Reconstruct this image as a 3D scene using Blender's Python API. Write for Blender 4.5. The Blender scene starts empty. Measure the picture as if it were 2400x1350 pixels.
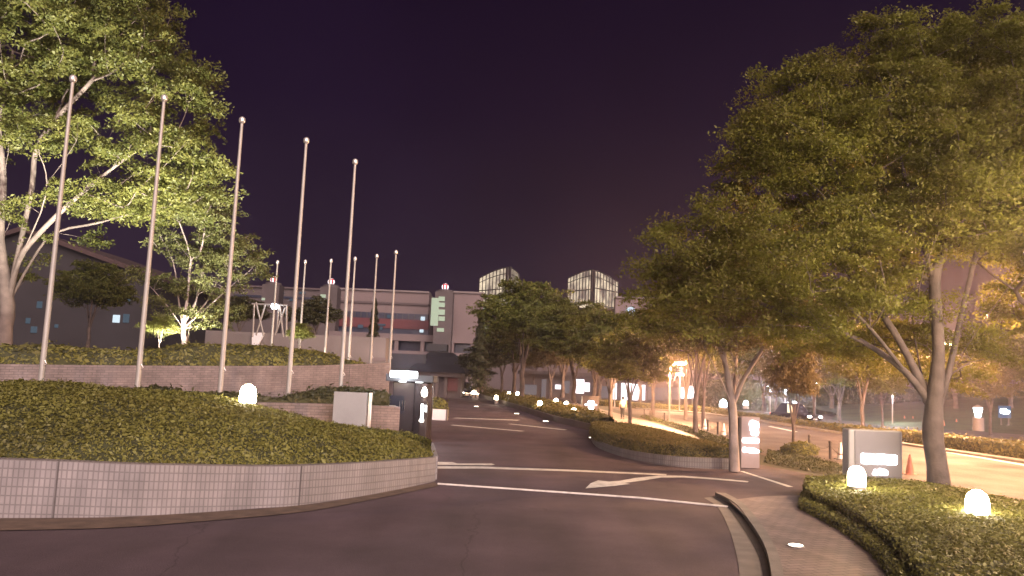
import bpy, math, random
import numpy as np
from mathutils import Vector, Matrix, noise

R = math.radians
SC = bpy.context.scene
COL = SC.collection
F, H, PITCH, ROLL = 1883.0, 2.8, R(6.4), 0.042

# ------------------------------------------------------------------ camera
CAMROT = Matrix.Rotation(R(90) + PITCH, 3, 'X') @ Matrix.Rotation(ROLL, 3, 'Z')
cd = bpy.data.cameras.new('camera'); cam = bpy.data.objects.new('camera', cd); COL.objects.link(cam)
cam.matrix_world = Matrix.Translation((0, 0, H)) @ CAMROT.to_4x4()
cd.sensor_width = 36; cd.lens = 36 * F / 2400; cd.clip_end = 3000; cd.clip_start = .1
SC.camera = cam
CAMR = np.array(CAMROT)

def ray(x, y): return CAMR @ np.array([(x - 1200) / F, (675 - y) / F, -1.0])
def at(x, y, d):                       # survey helper: the point seen at a photo pixel, d metres ahead
    v = ray(x, y); return np.array([0, 0, H]) + v * (d / v[1])
def gr(x, y, z=0.0):                   # ... on a level plane
    v = ray(x, y); return np.array([0, 0, H]) + v * ((z - H) / v[2])
def gxy(x, y, z=0.0): p = gr(x, y, z); return (p[0], p[1])

# ------------------------------------------------------------------ materials
def nodes(name):
    m = bpy.data.materials.new(name); m.use_nodes = True
    nt = m.node_tree; nt.nodes.clear()
    out = nt.nodes.new('ShaderNodeOutputMaterial')
    return m, nt, out
def mat(name, col, rough=.7, var=.25, scale=3.0, bump=0.0, metal=0.0, spec=.5, bscale=None, coat=0):
    m, nt, out = nodes(name); N = nt.nodes.new; L = nt.links.new
    b = N('ShaderNodeBsdfPrincipled'); L(b.outputs[0], out.inputs[0])
    b.inputs['Roughness'].default_value = rough; b.inputs['Metallic'].default_value = metal
    b.inputs['Specular IOR Level'].default_value = spec; b.inputs['Coat Weight'].default_value = coat
    tc = N('ShaderNodeTexCoord'); nz = N('ShaderNodeTexNoise'); nz.inputs['Scale'].default_value = scale
    nz.inputs['Detail'].default_value = 6; L(tc.outputs['Object'], nz.inputs['Vector'])
    rp = N('ShaderNodeValToRGB'); rp.color_ramp.elements[0].position = .3; rp.color_ramp.elements[1].position = .7
    rp.color_ramp.elements[0].color = (*[c * (1 - var) for c in col], 1); rp.color_ramp.elements[1].color = (*[min(1, c * (1 + var)) for c in col], 1)
    L(nz.outputs['Fac'], rp.inputs[0]); L(rp.outputs[0], b.inputs['Base Color'])
    if bump:
        n2 = N('ShaderNodeTexNoise'); n2.inputs['Scale'].default_value = bscale or scale * 12; n2.inputs['Detail'].default_value = 4
        L(tc.outputs['Object'], n2.inputs['Vector'])
        bp = N('ShaderNodeBump'); bp.inputs['Strength'].default_value = bump; bp.inputs['Distance'].default_value = .02
        L(n2.outputs['Fac'], bp.inputs['Height']); L(bp.outputs[0], b.inputs['Normal'])
    return m
def emit(name, col, strength):
    m, nt, out = nodes(name); e = nt.nodes.new('ShaderNodeEmission')
    e.inputs[0].default_value = (*col, 1); e.inputs[1].default_value = strength
    nt.links.new(e.outputs[0], out.inputs[0]); return m
def brickmat(name, c1, c2, mortar, bw, rh, ms, off, blotch=.25):
    m, nt, out = nodes(name); N = nt.nodes.new; L = nt.links.new
    b = N('ShaderNodeBsdfPrincipled'); L(b.outputs[0], out.inputs[0]); b.inputs['Roughness'].default_value = .65
    uv = N('ShaderNodeUVMap'); uv.uv_map = 'UVMap'
    bt = N('ShaderNodeTexBrick'); L(uv.outputs[0], bt.inputs['Vector'])
    bt.offset = off; bt.inputs['Scale'].default_value = 1
    bt.inputs['Color1'].default_value = (*c1, 1); bt.inputs['Color2'].default_value = (*c2, 1); bt.inputs['Mortar'].default_value = (*mortar, 1)
    bt.inputs['Brick Width'].default_value = bw; bt.inputs['Row Height'].default_value = rh; bt.inputs['Mortar Size'].default_value = ms
    nz = N('ShaderNodeTexNoise'); nz.inputs['Scale'].default_value = 1.3; nz.inputs['Detail'].default_value = 5; L(uv.outputs[0], nz.inputs['Vector'])
    mp = N('ShaderNodeMapRange'); mp.inputs[1].default_value = .3; mp.inputs[2].default_value = .7
    mp.inputs[3].default_value = 1 - blotch; mp.inputs[4].default_value = 1 + blotch * .4; L(nz.outputs[0], mp.inputs[0])
    sm = N('ShaderNodeMapping'); sm.inputs['Scale'].default_value = (5, .35, 1); L(uv.outputs[0], sm.inputs[0])
    sn = N('ShaderNodeTexNoise'); sn.inputs['Scale'].default_value = 1; sn.inputs['Detail'].default_value = 5; L(sm.outputs[0], sn.inputs['Vector'])
    sr = N('ShaderNodeMapRange'); sr.inputs[1].default_value = .35; sr.inputs[2].default_value = .62; sr.inputs[3].default_value = .86; sr.inputs[4].default_value = 1.04; L(sn.outputs[0], sr.inputs[0])
    sx = N('ShaderNodeMath'); sx.operation = 'MULTIPLY'; L(mp.outputs[0], sx.inputs[0]); L(sr.outputs[0], sx.inputs[1])
    mx = N('ShaderNodeMix'); mx.data_type = 'RGBA'; mx.blend_type = 'MULTIPLY'; mx.inputs[0].default_value = 1
    L(bt.outputs['Color'], mx.inputs[6]); L(sx.outputs[0], mx.inputs[7]); L(mx.outputs[2], b.inputs['Base Color'])
    bp = N('ShaderNodeBump'); bp.inputs['Strength'].default_value = .6; bp.inputs['Distance'].default_value = .01; bp.invert = True
    L(bt.outputs['Fac'], bp.inputs['Height']); L(bp.outputs[0], b.inputs['Normal'])
    return m
def asphaltmat(name, col):
    m, nt, out = nodes(name); N = nt.nodes.new; L = nt.links.new
    b = N('ShaderNodeBsdfPrincipled'); L(b.outputs[0], out.inputs[0]); b.inputs['Specular IOR Level'].default_value = .4
    tc = N('ShaderNodeTexCoord')
    def nz(s, d=4, vec=None):
        n = N('ShaderNodeTexNoise'); n.inputs['Scale'].default_value = s; n.inputs['Detail'].default_value = d; L(vec or tc.outputs['Object'], n.inputs['Vector']); return n
    mp = N('ShaderNodeMapping'); mp.inputs['Scale'].default_value = (.9, .12, 1); mp.inputs['Rotation'].default_value = (0, 0, R(-8)); L(tc.outputs['Object'], mp.inputs[0])
    big, track, fine = nz(.35, 5), nz(1.0, 3, mp.outputs[0]), nz(55, 2)
    vo = N('ShaderNodeTexVoronoi'); vo.feature = 'DISTANCE_TO_EDGE'; vo.inputs['Scale'].default_value = .16; wob = N('ShaderNodeMix'); wob.data_type = 'VECTOR'; wob.inputs[0].default_value = .35
    w2 = nz(.9, 5); L(tc.outputs['Object'], wob.inputs[4]); L(w2.outputs['Color'], wob.inputs[5]); ad = N('ShaderNodeVectorMath'); ad.operation = 'ADD'; L(tc.outputs['Object'], ad.inputs[0]); L(w2.outputs['Color'], ad.inputs[1]); L(ad.outputs[0], vo.inputs['Vector'])
    ck = N('ShaderNodeMapRange'); ck.inputs[1].default_value = 0; ck.inputs[2].default_value = .0035; ck.inputs[3].default_value = .55; ck.inputs[4].default_value = 1; L(vo.outputs['Distance'], ck.inputs[0])
    def rng(n, a, c):
        r = N('ShaderNodeMapRange'); r.inputs[1].default_value = .3; r.inputs[2].default_value = .7; r.inputs[3].default_value = a; r.inputs[4].default_value = c; L(n.outputs[0], r.inputs[0]); return r
    def mul(x, y):
        k = N('ShaderNodeMath'); k.operation = 'MULTIPLY'; L(x.outputs[0], k.inputs[0]); L(y.outputs[0], k.inputs[1]); return k
    t = mul(mul(mul(rng(big, .68, 1.22), rng(track, .76, 1.2)), rng(fine, .7, 1.3)), ck)
    mx = N('ShaderNodeMix'); mx.data_type = 'RGBA'; mx.blend_type = 'MULTIPLY'; mx.inputs[0].default_value = 1; mx.inputs[6].default_value = (*col, 1); L(t.outputs[0], mx.inputs[7]); L(mx.outputs[2], b.inputs['Base Color'])
    rr = rng(big, .95, .72); L(rr.outputs[0], b.inputs['Roughness'])
    bp = N('ShaderNodeBump'); bp.inputs['Strength'].default_value = .5; bp.inputs['Distance'].default_value = .015; L(fine.outputs[0], bp.inputs['Height']); L(bp.outputs[0], b.inputs['Normal'])
    return m
def leafmat(name, c, c2, trans=.45, scale=.7):
    m, nt, out = nodes(name); N = nt.nodes.new; L = nt.links.new
    b = N('ShaderNodeBsdfPrincipled'); b.inputs['Roughness'].default_value = .55; b.inputs['Specular IOR Level'].default_value = .35
    t = N('ShaderNodeBsdfTranslucent'); ms = N('ShaderNodeMixShader'); ms.inputs[0].default_value = trans
    g = N('ShaderNodeNewGeometry'); tc = N('ShaderNodeTexCoord')
    nz = N('ShaderNodeTexNoise'); nz.inputs['Scale'].default_value = scale; nz.inputs['Detail'].default_value = 3; L(tc.outputs['Object'], nz.inputs['Vector'])
    ad = N('ShaderNodeMath'); ad.operation = 'MULTIPLY_ADD'; ad.inputs[1].default_value = .45
    L(g.outputs['Random Per Island'], ad.inputs[0]); L(nz.outputs[0], ad.inputs[2])
    rp = N('ShaderNodeValToRGB'); e = rp.color_ramp.elements
    e[0].position = .4; e[1].position = 1.0; e[0].color = (*c, 1); e[1].color = (*c2, 1)
    L(ad.outputs[0], rp.inputs[0]); L(rp.outputs[0], b.inputs['Base Color']); L(rp.outputs[0], t.inputs[0])
    L(b.outputs[0], ms.inputs[1]); L(t.outputs[0], ms.inputs[2]); L(ms.outputs[0], out.inputs[0])
    return m

M = dict(
    asphalt=asphaltmat('asphalt', (.076, .052, .065)),
    asphalt2=asphaltmat('street_asphalt', (.085, .064, .062)),
    paving=brickmat('paving', (.21, .155, .15), (.165, .125, .122), (.09, .072, .07), .3, .15, .012, .5, .3),
    kerb=mat('kerb_stone', (.15, .132, .125), .8, .2, 2.5, .3),
    kerb_shade=mat('kerb_shadow_band', (.03, .025, .025), .9, .3, 4),
    soil=mat('soil', (.09, .06, .045), .95, .35, 3, .6),
    ground=mat('ground_soil', (.03, .032, .02), .95, .3, .4, .4),
    paint=mat('road_paint', (.55, .53, .5), .7, .25, 4, .2),
    steelrail=mat('steel_rail', (.6, .56, .52), .45, .2, 6, 0, .25),
    tile=brickmat('wall_tile', (.235, .21, .212), (.205, .185, .19), (.145, .128, .13), .085, .155, .012, 0, .18),
    brick=brickmat('wall_brick', (.19, .15, .145), (.14, .112, .11), (.1, .082, .08), .30, .10, .012, .5, .35),
    cap=mat('wall_cap', (.42, .36, .33), .7, .15, 3, .2),
    dark=mat('dark_joint', (.075, .066, .066), .9, .2, 4),
    pole=mat('flagpole_metal', (.30, .285, .265), .45, .1, 1.5, 0, .15),
    poletop=mat('pole_finial', (.75, .72, .7), .3, .1, 4, 0, .7),
    greymetal=mat('sign_metal', (.26, .255, .255), .5, .1, 1.2, 0, .1),
    signface=mat('sign_face', (.15, .143, .15), .4, .06, 1.2, 0, .2),
    signbase=mat('sign_base', (.3, .29, .27), .6, .15, 3),
    pylon=mat('pylon_face', (.36, .28, .28), .45, .06, 1.2, 0, .1),
    bark=mat('bark', (.12, .094, .082), .9, .35, 2.2, .8, bscale=14),
    barkdark=mat('dark_bark', (.085, .064, .057), .9, .35, 2.2, .8, bscale=14),
    barkpale=mat('pale_bark', (.26, .21, .2), .85, .3, 2.0, .6, bscale=12),
    leaf=leafmat('leaf', (.05, .062, .012), (.13, .13, .032)),
    leaflime=leafmat('leaf_lime', (.085, .095, .03), (.16, .165, .06)),
    leafdull=leafmat('leaf_olive', (.108, .086, .02), (.185, .195, .032), .48, .4),
    leafgreen=leafmat('leaf_green', (.105, .098, .026), (.175, .2, .045), .48, .3),
    leafbrown=leafmat('leaf_autumn', (.1, .08, .03), (.175, .135, .058)),
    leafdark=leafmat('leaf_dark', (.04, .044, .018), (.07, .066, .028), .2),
    hedge=leafmat('hedge_leaf', (.095, .086, .024), (.175, .172, .042), .2, .5),
    hedgeolive=leafmat('hedge_leaf_olive', (.085, .078, .02), (.16, .135, .038), .2, 1.1),
    grass=leafmat('grass_blade', (.035, .045, .012), (.07, .07, .02), .2, .8),
    hedgecore=mat('hedge_core', (.034, .036, .013), .95, .4, 3, .5),
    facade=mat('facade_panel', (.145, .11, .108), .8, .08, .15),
    facade2=mat('facade_shaded_panel', (.075, .057, .058), .8, .08, .15),  # darker copy of the facade colour, with shade put into it
    red=mat('red_band', (.085, .012, .015), .6, .1, .3),
    winblue=mat('window_glass', (.03, .035, .055), .15, .1, .5, spec=.6),
    winlit=emit('lit_window', (.75, .9, 1), .5), winwarm=emit('stair_window', (.9, 1, .72), .3),
    windim=emit('dim_window', (.45, .62, .8), .08),
    lantern=None,
    mullion=mat('mullion', (.035, .03, .03), .5, .1, 1),
    concrete=mat('concrete', (.16, .135, .13), .85, .15, .4, .2),
    roofblack=mat('black_roof', (.014, .014, .016), .6, .2, .6),
    darkwall=mat('dark_wall', (.07, .055, .055), .75, .2, .4),
    hallwall=mat('hall_wall', (.018, .015, .018), .8, .2, .4),
    hallroof=mat('hall_roof', (.04, .022, .022), .8, .2, .4),
    cabglow=emit('cab_reflection_glow', (1, .78, .5), .9), dimlens=emit('flood_lens', (1, .93, .78), .6),
    darkred=mat('dark_red_wall', (.07, .02, .022), .7, .2, .4),
    logo_w=emit('emblem_white', (1, .86, .88), 1.3), logo_r=mat('emblem_red', (.5, .02, .03), .5, .1, 1),
    globe=emit('globe_lamp_glass', (1, .84, .56), 42), globef=emit('far_globe_glass', (1, .82, .55), 22),
    tubewhite=emit('canopy_tube', (.95, .97, 1), 7), letter=emit('lit_letters', (1, .95, .96), 5),
    spot=emit('ground_light_lens', (1, .9, .68), 7), sodium=emit('sodium_lens', (1, .68, .3), 22),
    led=emit('led_lens', (.8, .92, 1), 9), ledsoft=emit('led_panel', (.7, .85, 1), 1.3),
    shop=emit('shop_window', (1, .9, .98), 1.2), shopdim=emit('frosted_window', (.62, .52, .54), .13),
    headl=emit('headlamp_lens', (1, .93, .82), 12), taill=emit('tail_lamp', (1, .25, .2), 1.2),
    glass=mat('dark_glass', (.015, .015, .02), .06, .1, 1, spec=.3),
    booth=mat('polished_panel', (.05, .038, .037), .2, .12, 1.2, 0, .4),
    white=mat('white_paint', (.7, .68, .7), .6, .05, 1),
    black=mat('black_paint', (.006, .006, .008), .1, .1, 1, spec=.22),
    rubber=mat('rubber', (.02, .02, .02), .9, .1, 3), chrome=mat('chrome', (.7, .7, .7), .15, .05, 2, 0, 1),
    iron=mat('bollard_iron', (.06, .045, .04), .6, .2, 4), orange=mat('cone_orange', (.45, .14, .08), .5, .15, 3),
    coneband=mat('cone_white', (.75, .72, .68), .4, .08, 3),
    lampmetal=mat('lamp_post_metal', (.3, .27, .25), .5, .1, 2, 0, .4),
    skin=mat('skin', (.42, .26, .2), .6, .05, 4), shirt=mat('pale_shirt', (.52, .47, .4), .8, .08, 4),
    trousers=mat('dark_trousers', (.03, .028, .03), .85, .1, 4), hair=mat('black_hair', (.012, .01, .01), .6, .1, 4),
    bluesign=emit('blue_sign_panel', (.25, .38, .62), .2),
)
m, nt, out = nodes('lantern_glass')        # glass of the lit roof lanterns, brighter in some panes
e = nt.nodes.new('ShaderNodeEmission'); e.inputs[1].default_value = .56
tc = nt.nodes.new('ShaderNodeTexCoord'); nz = nt.nodes.new('ShaderNodeTexNoise'); nz.inputs['Scale'].default_value = .4
rp = nt.nodes.new('ShaderNodeValToRGB'); rp.color_ramp.elements[0].position = .35; rp.color_ramp.elements[1].position = .68
rp.color_ramp.elements[0].color = (.24, .18, .15, 1); rp.color_ramp.elements[1].color = (1, .82, .58, 1)
nt.links.new(tc.outputs['Object'], nz.inputs[0]); nt.links.new(nz.outputs[0], rp.inputs[0]); nt.links.new(rp.outputs[0], e.inputs[0]); nt.links.new(e.outputs[0], out.inputs[0])
M['lantern'] = m

# ------------------------------------------------------------------ scene objects
def tag(o, label=None, cat=None, group=None, kind=None):
    if label: o['label'] = label
    if cat: o['category'] = cat
    if group: o['group'] = group
    if kind: o['kind'] = kind
    return o
def thing(name, label, cat, loc=(0, 0, 0), rz=0, group=None):
    o = bpy.data.objects.new(name, None); COL.objects.link(o); o.empty_display_size = .3
    o.location = [float(c) for c in loc]; o.rotation_euler = (0, 0, rz)
    return tag(o, label, cat, group)
def link(name, me, material, parent=None, loc=None):
    me.materials.append(material) if not isinstance(material, (list, tuple)) else [me.materials.append(x) for x in material]
    o = bpy.data.objects.new(name, me); COL.objects.link(o)
    if parent: o.parent = parent
    if loc is not None: o.location = [float(c) for c in loc]
    return o
def kids(o): return [c for c in bpy.data.objects if c.parent == o]
def copy_tree(o, parent=None):
    c = o.copy(); COL.objects.link(c); c.parent = parent
    for ch in kids(o): copy_tree(ch, c)
    return c

class MB:
    def __init__(s): s.v = []; s.f = []; s.uv = None; s.smooth = False
    def add(s, vs, fs):
        b = len(s.v); s.v += [tuple(float(c) for c in p) for p in vs]; s.f += [tuple(i + b for i in f) for f in fs]; return s
    def box(s, c, size, rz=0):
        x, y, z = [d / 2 for d in size]; cs, sn = math.cos(rz), math.sin(rz)
        P = [(-x, -y, -z), (x, -y, -z), (x, y, -z), (-x, y, -z), (-x, -y, z), (x, -y, z), (x, y, z), (-x, y, z)]
        P = [(c[0] + a * cs - b * sn, c[1] + a * sn + b * cs, c[2] + d) for a, b, d in P]
        return s.add(P, [(0, 3, 2, 1), (4, 5, 6, 7), (0, 1, 5, 4), (1, 2, 6, 5), (2, 3, 7, 6), (3, 0, 4, 7)])
    def tube(s, pts, rad, n=10, cap=True):
        P = [Vector([float(c) for c in p]) for p in pts]; k = len(P)
        rr = rad if isinstance(rad, (list, tuple)) else [rad] * k
        vs, fs = [], []
        for i in range(k):
            t = (P[min(i + 1, k - 1)] - P[max(i - 1, 0)]).normalized()
            u = t.cross(Vector((0, 0, 1)) if abs(t.z) < .95 else Vector((0, 1, 0))).normalized(); w = t.cross(u)
            for j in range(n):
                a = 2 * math.pi * j / n; vs.append(P[i] + (u * math.cos(a) + w * math.sin(a)) * rr[i])
        for i in range(k - 1):
            for j in range(n):
                j2 = (j + 1) % n; fs.append((i * n + j, i * n + j2, (i + 1) * n + j2, (i + 1) * n + j))
        if cap: fs += [tuple(range(n)), tuple((k - 1) * n + n - 1 - j for j in range(n))]
        s.smooth = True
        return s.add(vs, fs)
    def lathe(s, prof, n=20, c=(0, 0, 0)):
        vs, fs = [], []; k = len(prof)
        for r, z in prof:
            for j in range(n):
                a = 2 * math.pi * j / n; vs.append((c[0] + r * math.cos(a), c[1] + r * math.sin(a), c[2] + z))
        for i in range(k - 1):
            for j in range(n):
                j2 = (j + 1) % n; fs.append((i * n + j, i * n + j2, (i + 1) * n + j2, (i + 1) * n + j))
        fs += [tuple(n - 1 - j for j in range(n)), tuple((k - 1) * n + j for j in range(n))]
        s.smooth = True
        return s.add(vs, fs)
    def prism(s, poly, lo, hi, axis='z'):
        n = len(poly)
        mk = {'z': lambda p, h: (p[0], p[1], h), 'y': lambda p, h: (p[0], h, p[1]), 'x': lambda p, h: (h, p[0], p[1])}[axis]
        vs = [mk(p, lo) for p in poly] + [mk(p, hi) for p in poly]
        return s.add(vs, [tuple(reversed(range(n))), tuple(range(n, 2 * n))] + [(i, (i + 1) % n, n + (i + 1) % n, n + i) for i in range(n)])
    def quad(s, a, b, c, d): return s.add([a, b, c, d], [(0, 1, 2, 3)])
    def mesh(s, name, off=(0, 0, 0)):
        me = bpy.data.meshes.new(name); me.from_pydata([(a - off[0], b - off[1], c - off[2]) for a, b, c in s.v], [], s.f); me.validate()
        if s.smooth: me.shade_smooth(); 
        me.update()
        return me
    def build(s, name, material, parent=None, loc=None, bevel=0, world=False):
        off = (0, 0, 0)
        if world and parent is None and loc is None:
            a = np.array(s.v); off = (a[:, 0].mean(), a[:, 1].mean(), a[:, 2].min()); loc = off
        if world and parent is not None:
            off = tuple(parent.location); 
        o = link(name, s.mesh(name, off), material, parent, loc)
        if s.smooth:
            try: o.data.set_sharp_from_angle(angle=R(40))
            except Exception: pass
        if bevel:
            bv = o.modifiers.new('bevel', 'BEVEL'); bv.width = bevel; bv.segments = 2; bv.limit_method = 'ANGLE'
        return o

def structure(name, mb, material, label=None):
    o = mb.build(name, material, world=False); return tag(o, label, None, None, 'structure')
def sheet(name, pts, z, material, label, uvm=False):
    a = [(p[0], p[1], z) for p in pts]
    mb = MB().add(a, [tuple(range(len(a)))]); o = structure(name, mb, material, label)
    if uvm:
        uv = o.data.uv_layers.new(name='UVMap')
        for l in o.data.loops: co = o.data.vertices[l.vertex_index].co; uv.data[l.index].uv = (co.x * .94 + co.y * .34, co.y * .94 - co.x * .34)
    return o
def crom(P, n):
    P = np.asarray(P, float); k = len(P); out_ = []
    for i in range(k - 1):
        p0, p1, p2, p3 = P[max(i - 1, 0)], P[i], P[i + 1], P[min(i + 2, k - 1)]
        for j in range(n):
            t = j / n; out_.append(.5 * (2 * p1 + (p2 - p0) * t + (2 * p0 - 5 * p1 + 4 * p2 - p3) * t * t + (3 * p1 - p0 - 3 * p2 + p3) * t ** 3))
    out_.append(P[-1]); return np.array(out_)

def leafquads(C, N, L, W, rng, droop=0.0):
    """one rhombic leaf per centre, lying across its normal"""
    n = len(C); r = rng.normal(size=(n, 3)); N = N / np.linalg.norm(N, axis=1, keepdims=True)
    U = np.cross(N, r); U /= np.linalg.norm(U, axis=1, keepdims=True) + 1e-9; V = np.cross(N, U)
    L = L[:, None]; W = W[:, None]
    q = np.stack([C - U * L, C + V * W + N * W * .25, C + U * L, C - V * W + N * W * .25], 1).reshape(-1, 3)
    return q
def quadmesh(name, q):
    n = len(q) // 4; me = bpy.data.meshes.new(name)
    me.vertices.add(4 * n); me.vertices.foreach_set('co', np.ascontiguousarray(q, dtype=np.float32).ravel())
    me.loops.add(4 * n); me.loops.foreach_set('vertex_index', np.arange(4 * n, dtype=np.int32))
    me.polygons.add(n); me.polygons.foreach_set('loop_start', np.arange(0, 4 * n, 4, dtype=np.int32))
    me.update(calc_edges=True); return me

# ------------------------------------------------------------------ trees
def grow(base, trunk, limbs, blobs, npads, seed, spacing, sink=.12):
    rng = np.random.default_rng(seed)
    pos, par = [np.array(p, float) for p in trunk], [-1] + list(range(len(trunk) - 1))
    fork = len(trunk) - 1
    for lm in limbs:
        d = [np.linalg.norm(np.array(lm[0]) - p) for p in pos]; i = int(np.argmin(d))
        for p in lm[1:]:
            pos.append(np.array(p, float)); par.append(i); i = len(pos) - 1
    vol = np.array([b[3] * b[4] * b[5] for b in blobs]) ** .8; vol /= vol.sum()
    pads, tries = [], 0
    while len(pads) < npads and tries < npads * 40:
        tries += 1; b = blobs[rng.choice(len(blobs), p=vol)]
        u = rng.normal(size=3); u /= np.linalg.norm(u); rr = rng.random() ** (1 / 3.8)
        p = np.array(b[:3]) + u * rr * np.array(b[3:6])
        if pads and np.min(np.linalg.norm(np.array(pads) - p, axis=1)) < spacing * (1 if tries < npads * 25 else .6): continue
        pads.append(p)
    root = pos[fork]; order = np.argsort([np.linalg.norm(p - root) for p in pads])
    plen = [0.0] * len(pos)
    for i in range(1, len(pos)): plen[i] = plen[par[i]] + np.linalg.norm(pos[i] - pos[par[i]])
    ends = []
    for k in order:
        p = pads[k]; A = np.array(pos[fork:]); d = np.linalg.norm(A - p, axis=1)
        up = np.maximum(0, A[:, 2] - p[2] - .2 * d) * 1.5
        i = int(np.argmin(d + .22 * np.array(plen[fork:]) + up)) + fork
        a = pos[i]; dist = np.linalg.norm(p - a); ns = max(1, int(dist / .9)); prev = i
        for s in range(1, ns + 1):
            t = s / ns; q = a + (p - a) * t
            if s < ns: q = q + rng.normal(size=3) * .07 * dist * .5 - np.array([0, 0, -1]) * sink * dist * math.sin(math.pi * t) * .5
            pos.append(q); par.append(prev); plen.append(plen[prev] + dist / ns); prev = len(pos) - 1
        ends.append(prev)
    return pos, par, ends, pads
def branch_mesh(name, pos, par, ends, r0, base, rmin=.009, power=.64):
    n = len(pos); cnt = np.zeros(n)
    for e in ends: cnt[e] += 1
    ch = [[] for _ in range(n)]
    for i in range(n - 1, 0, -1): ch[par[i]].append(i)
    for i in range(n - 1, 0, -1): cnt[i] = max(cnt[i], .3); cnt[par[i]] += cnt[i]
    rad = np.maximum(rmin, r0 * (cnt / cnt[0]) ** power)
    mb = MB(); stack = [(0, None)]
    while stack:
        i, pr = stack.pop(); chain = ([pr] if pr is not None else []) + [i]
        while ch[i]:
            c = sorted(ch[i], key=lambda k: -cnt[k]); 
            for o in c[1:]: stack.append((o, i))
            i = c[0]; chain.append(i)
        if len(chain) < 2: continue
        P = np.array([pos[k] for k in chain]); rr = np.array([rad[k] for k in chain])
        if pr is not None: rr[0] = min(rr[0], rr[1] * 1.25)
        if chain[0] == 0: rr[0] *= 1.25
        sub = 3 if rr[0] > .05 else 2
        Pc = crom(P, sub); rc = np.interp(np.linspace(0, len(rr) - 1, len(Pc)), np.arange(len(rr)), rr)
        mb.tube(Pc - base, list(rc), 9 if rr[0] > .1 else (6 if rr[0] > .035 else 4), cap=False)
    return mb.mesh(name)
def crown_mesh(name, pads, base, seed, per, padr, lsize, flat=.28, sprays=7):
    rng = np.random.default_rng(seed + 7); Cs, Ns = [], []
    for p in pads:
        r = padr * rng.uniform(.65, 1.25); tilt = rng.normal(size=2) * .22
        k = int(per * rng.uniform(.6, 1.3)); ns = sprays
        ang = rng.uniform(0, 2 * np.pi, ns); ln = r * rng.uniform(.55, 1.15, ns); zz = rng.normal(size=ns) * r * flat * .55
        j = rng.integers(0, ns, k); t = rng.random(k) ** .75
        w = (.14 + .2 * (1 - t)) * r
        x = np.cos(ang[j]) * ln[j] * t + rng.normal(size=k) * w; y = np.sin(ang[j]) * ln[j] * t + rng.normal(size=k) * w
        z = zz[j] * t + rng.normal(size=k) * r * flat * .38 + x * tilt[0] + y * tilt[1] - .12 * (x * x + y * y) / r
        Cs.append(np.stack([x, y, z], 1) + p - base); Ns.append(np.array([tilt[0] * -.8, tilt[1] * -.8, .8]) + rng.normal(size=(k, 3)) * .95)
    C = np.concatenate(Cs); N = np.concatenate(Ns); n = len(C)
    L = lsize * rng.uniform(.6, 1.3, n); return quadmesh(name, leafquads(C, N, L, L * rng.uniform(.36, .55, n), rng))
def tree(name, label, base, trunk, limbs, blobs, npads, seed, r0, bark, leaf, per=120, padr=.9, lsize=.11, spacing=.6, cat='tree', group=None, flat=.28):
    base = np.array(base, float)
    pos, par, ends, pads = grow(base, trunk, limbs, blobs, npads, seed, spacing)
    t = thing(name, label, cat, base, 0, group)
    link('trunk', branch_mesh('trunk', pos, par, ends, r0, base), bark, t)
    link('crown', crown_mesh('crown', pads, base, seed, per, padr, lsize, flat), leaf, t)
    return t
def B(x, y, d, rx, ry, rd): p = at(x, y, d); k = d / F; return (p[0], p[1], p[2], rx * k, rd, ry * k)

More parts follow.
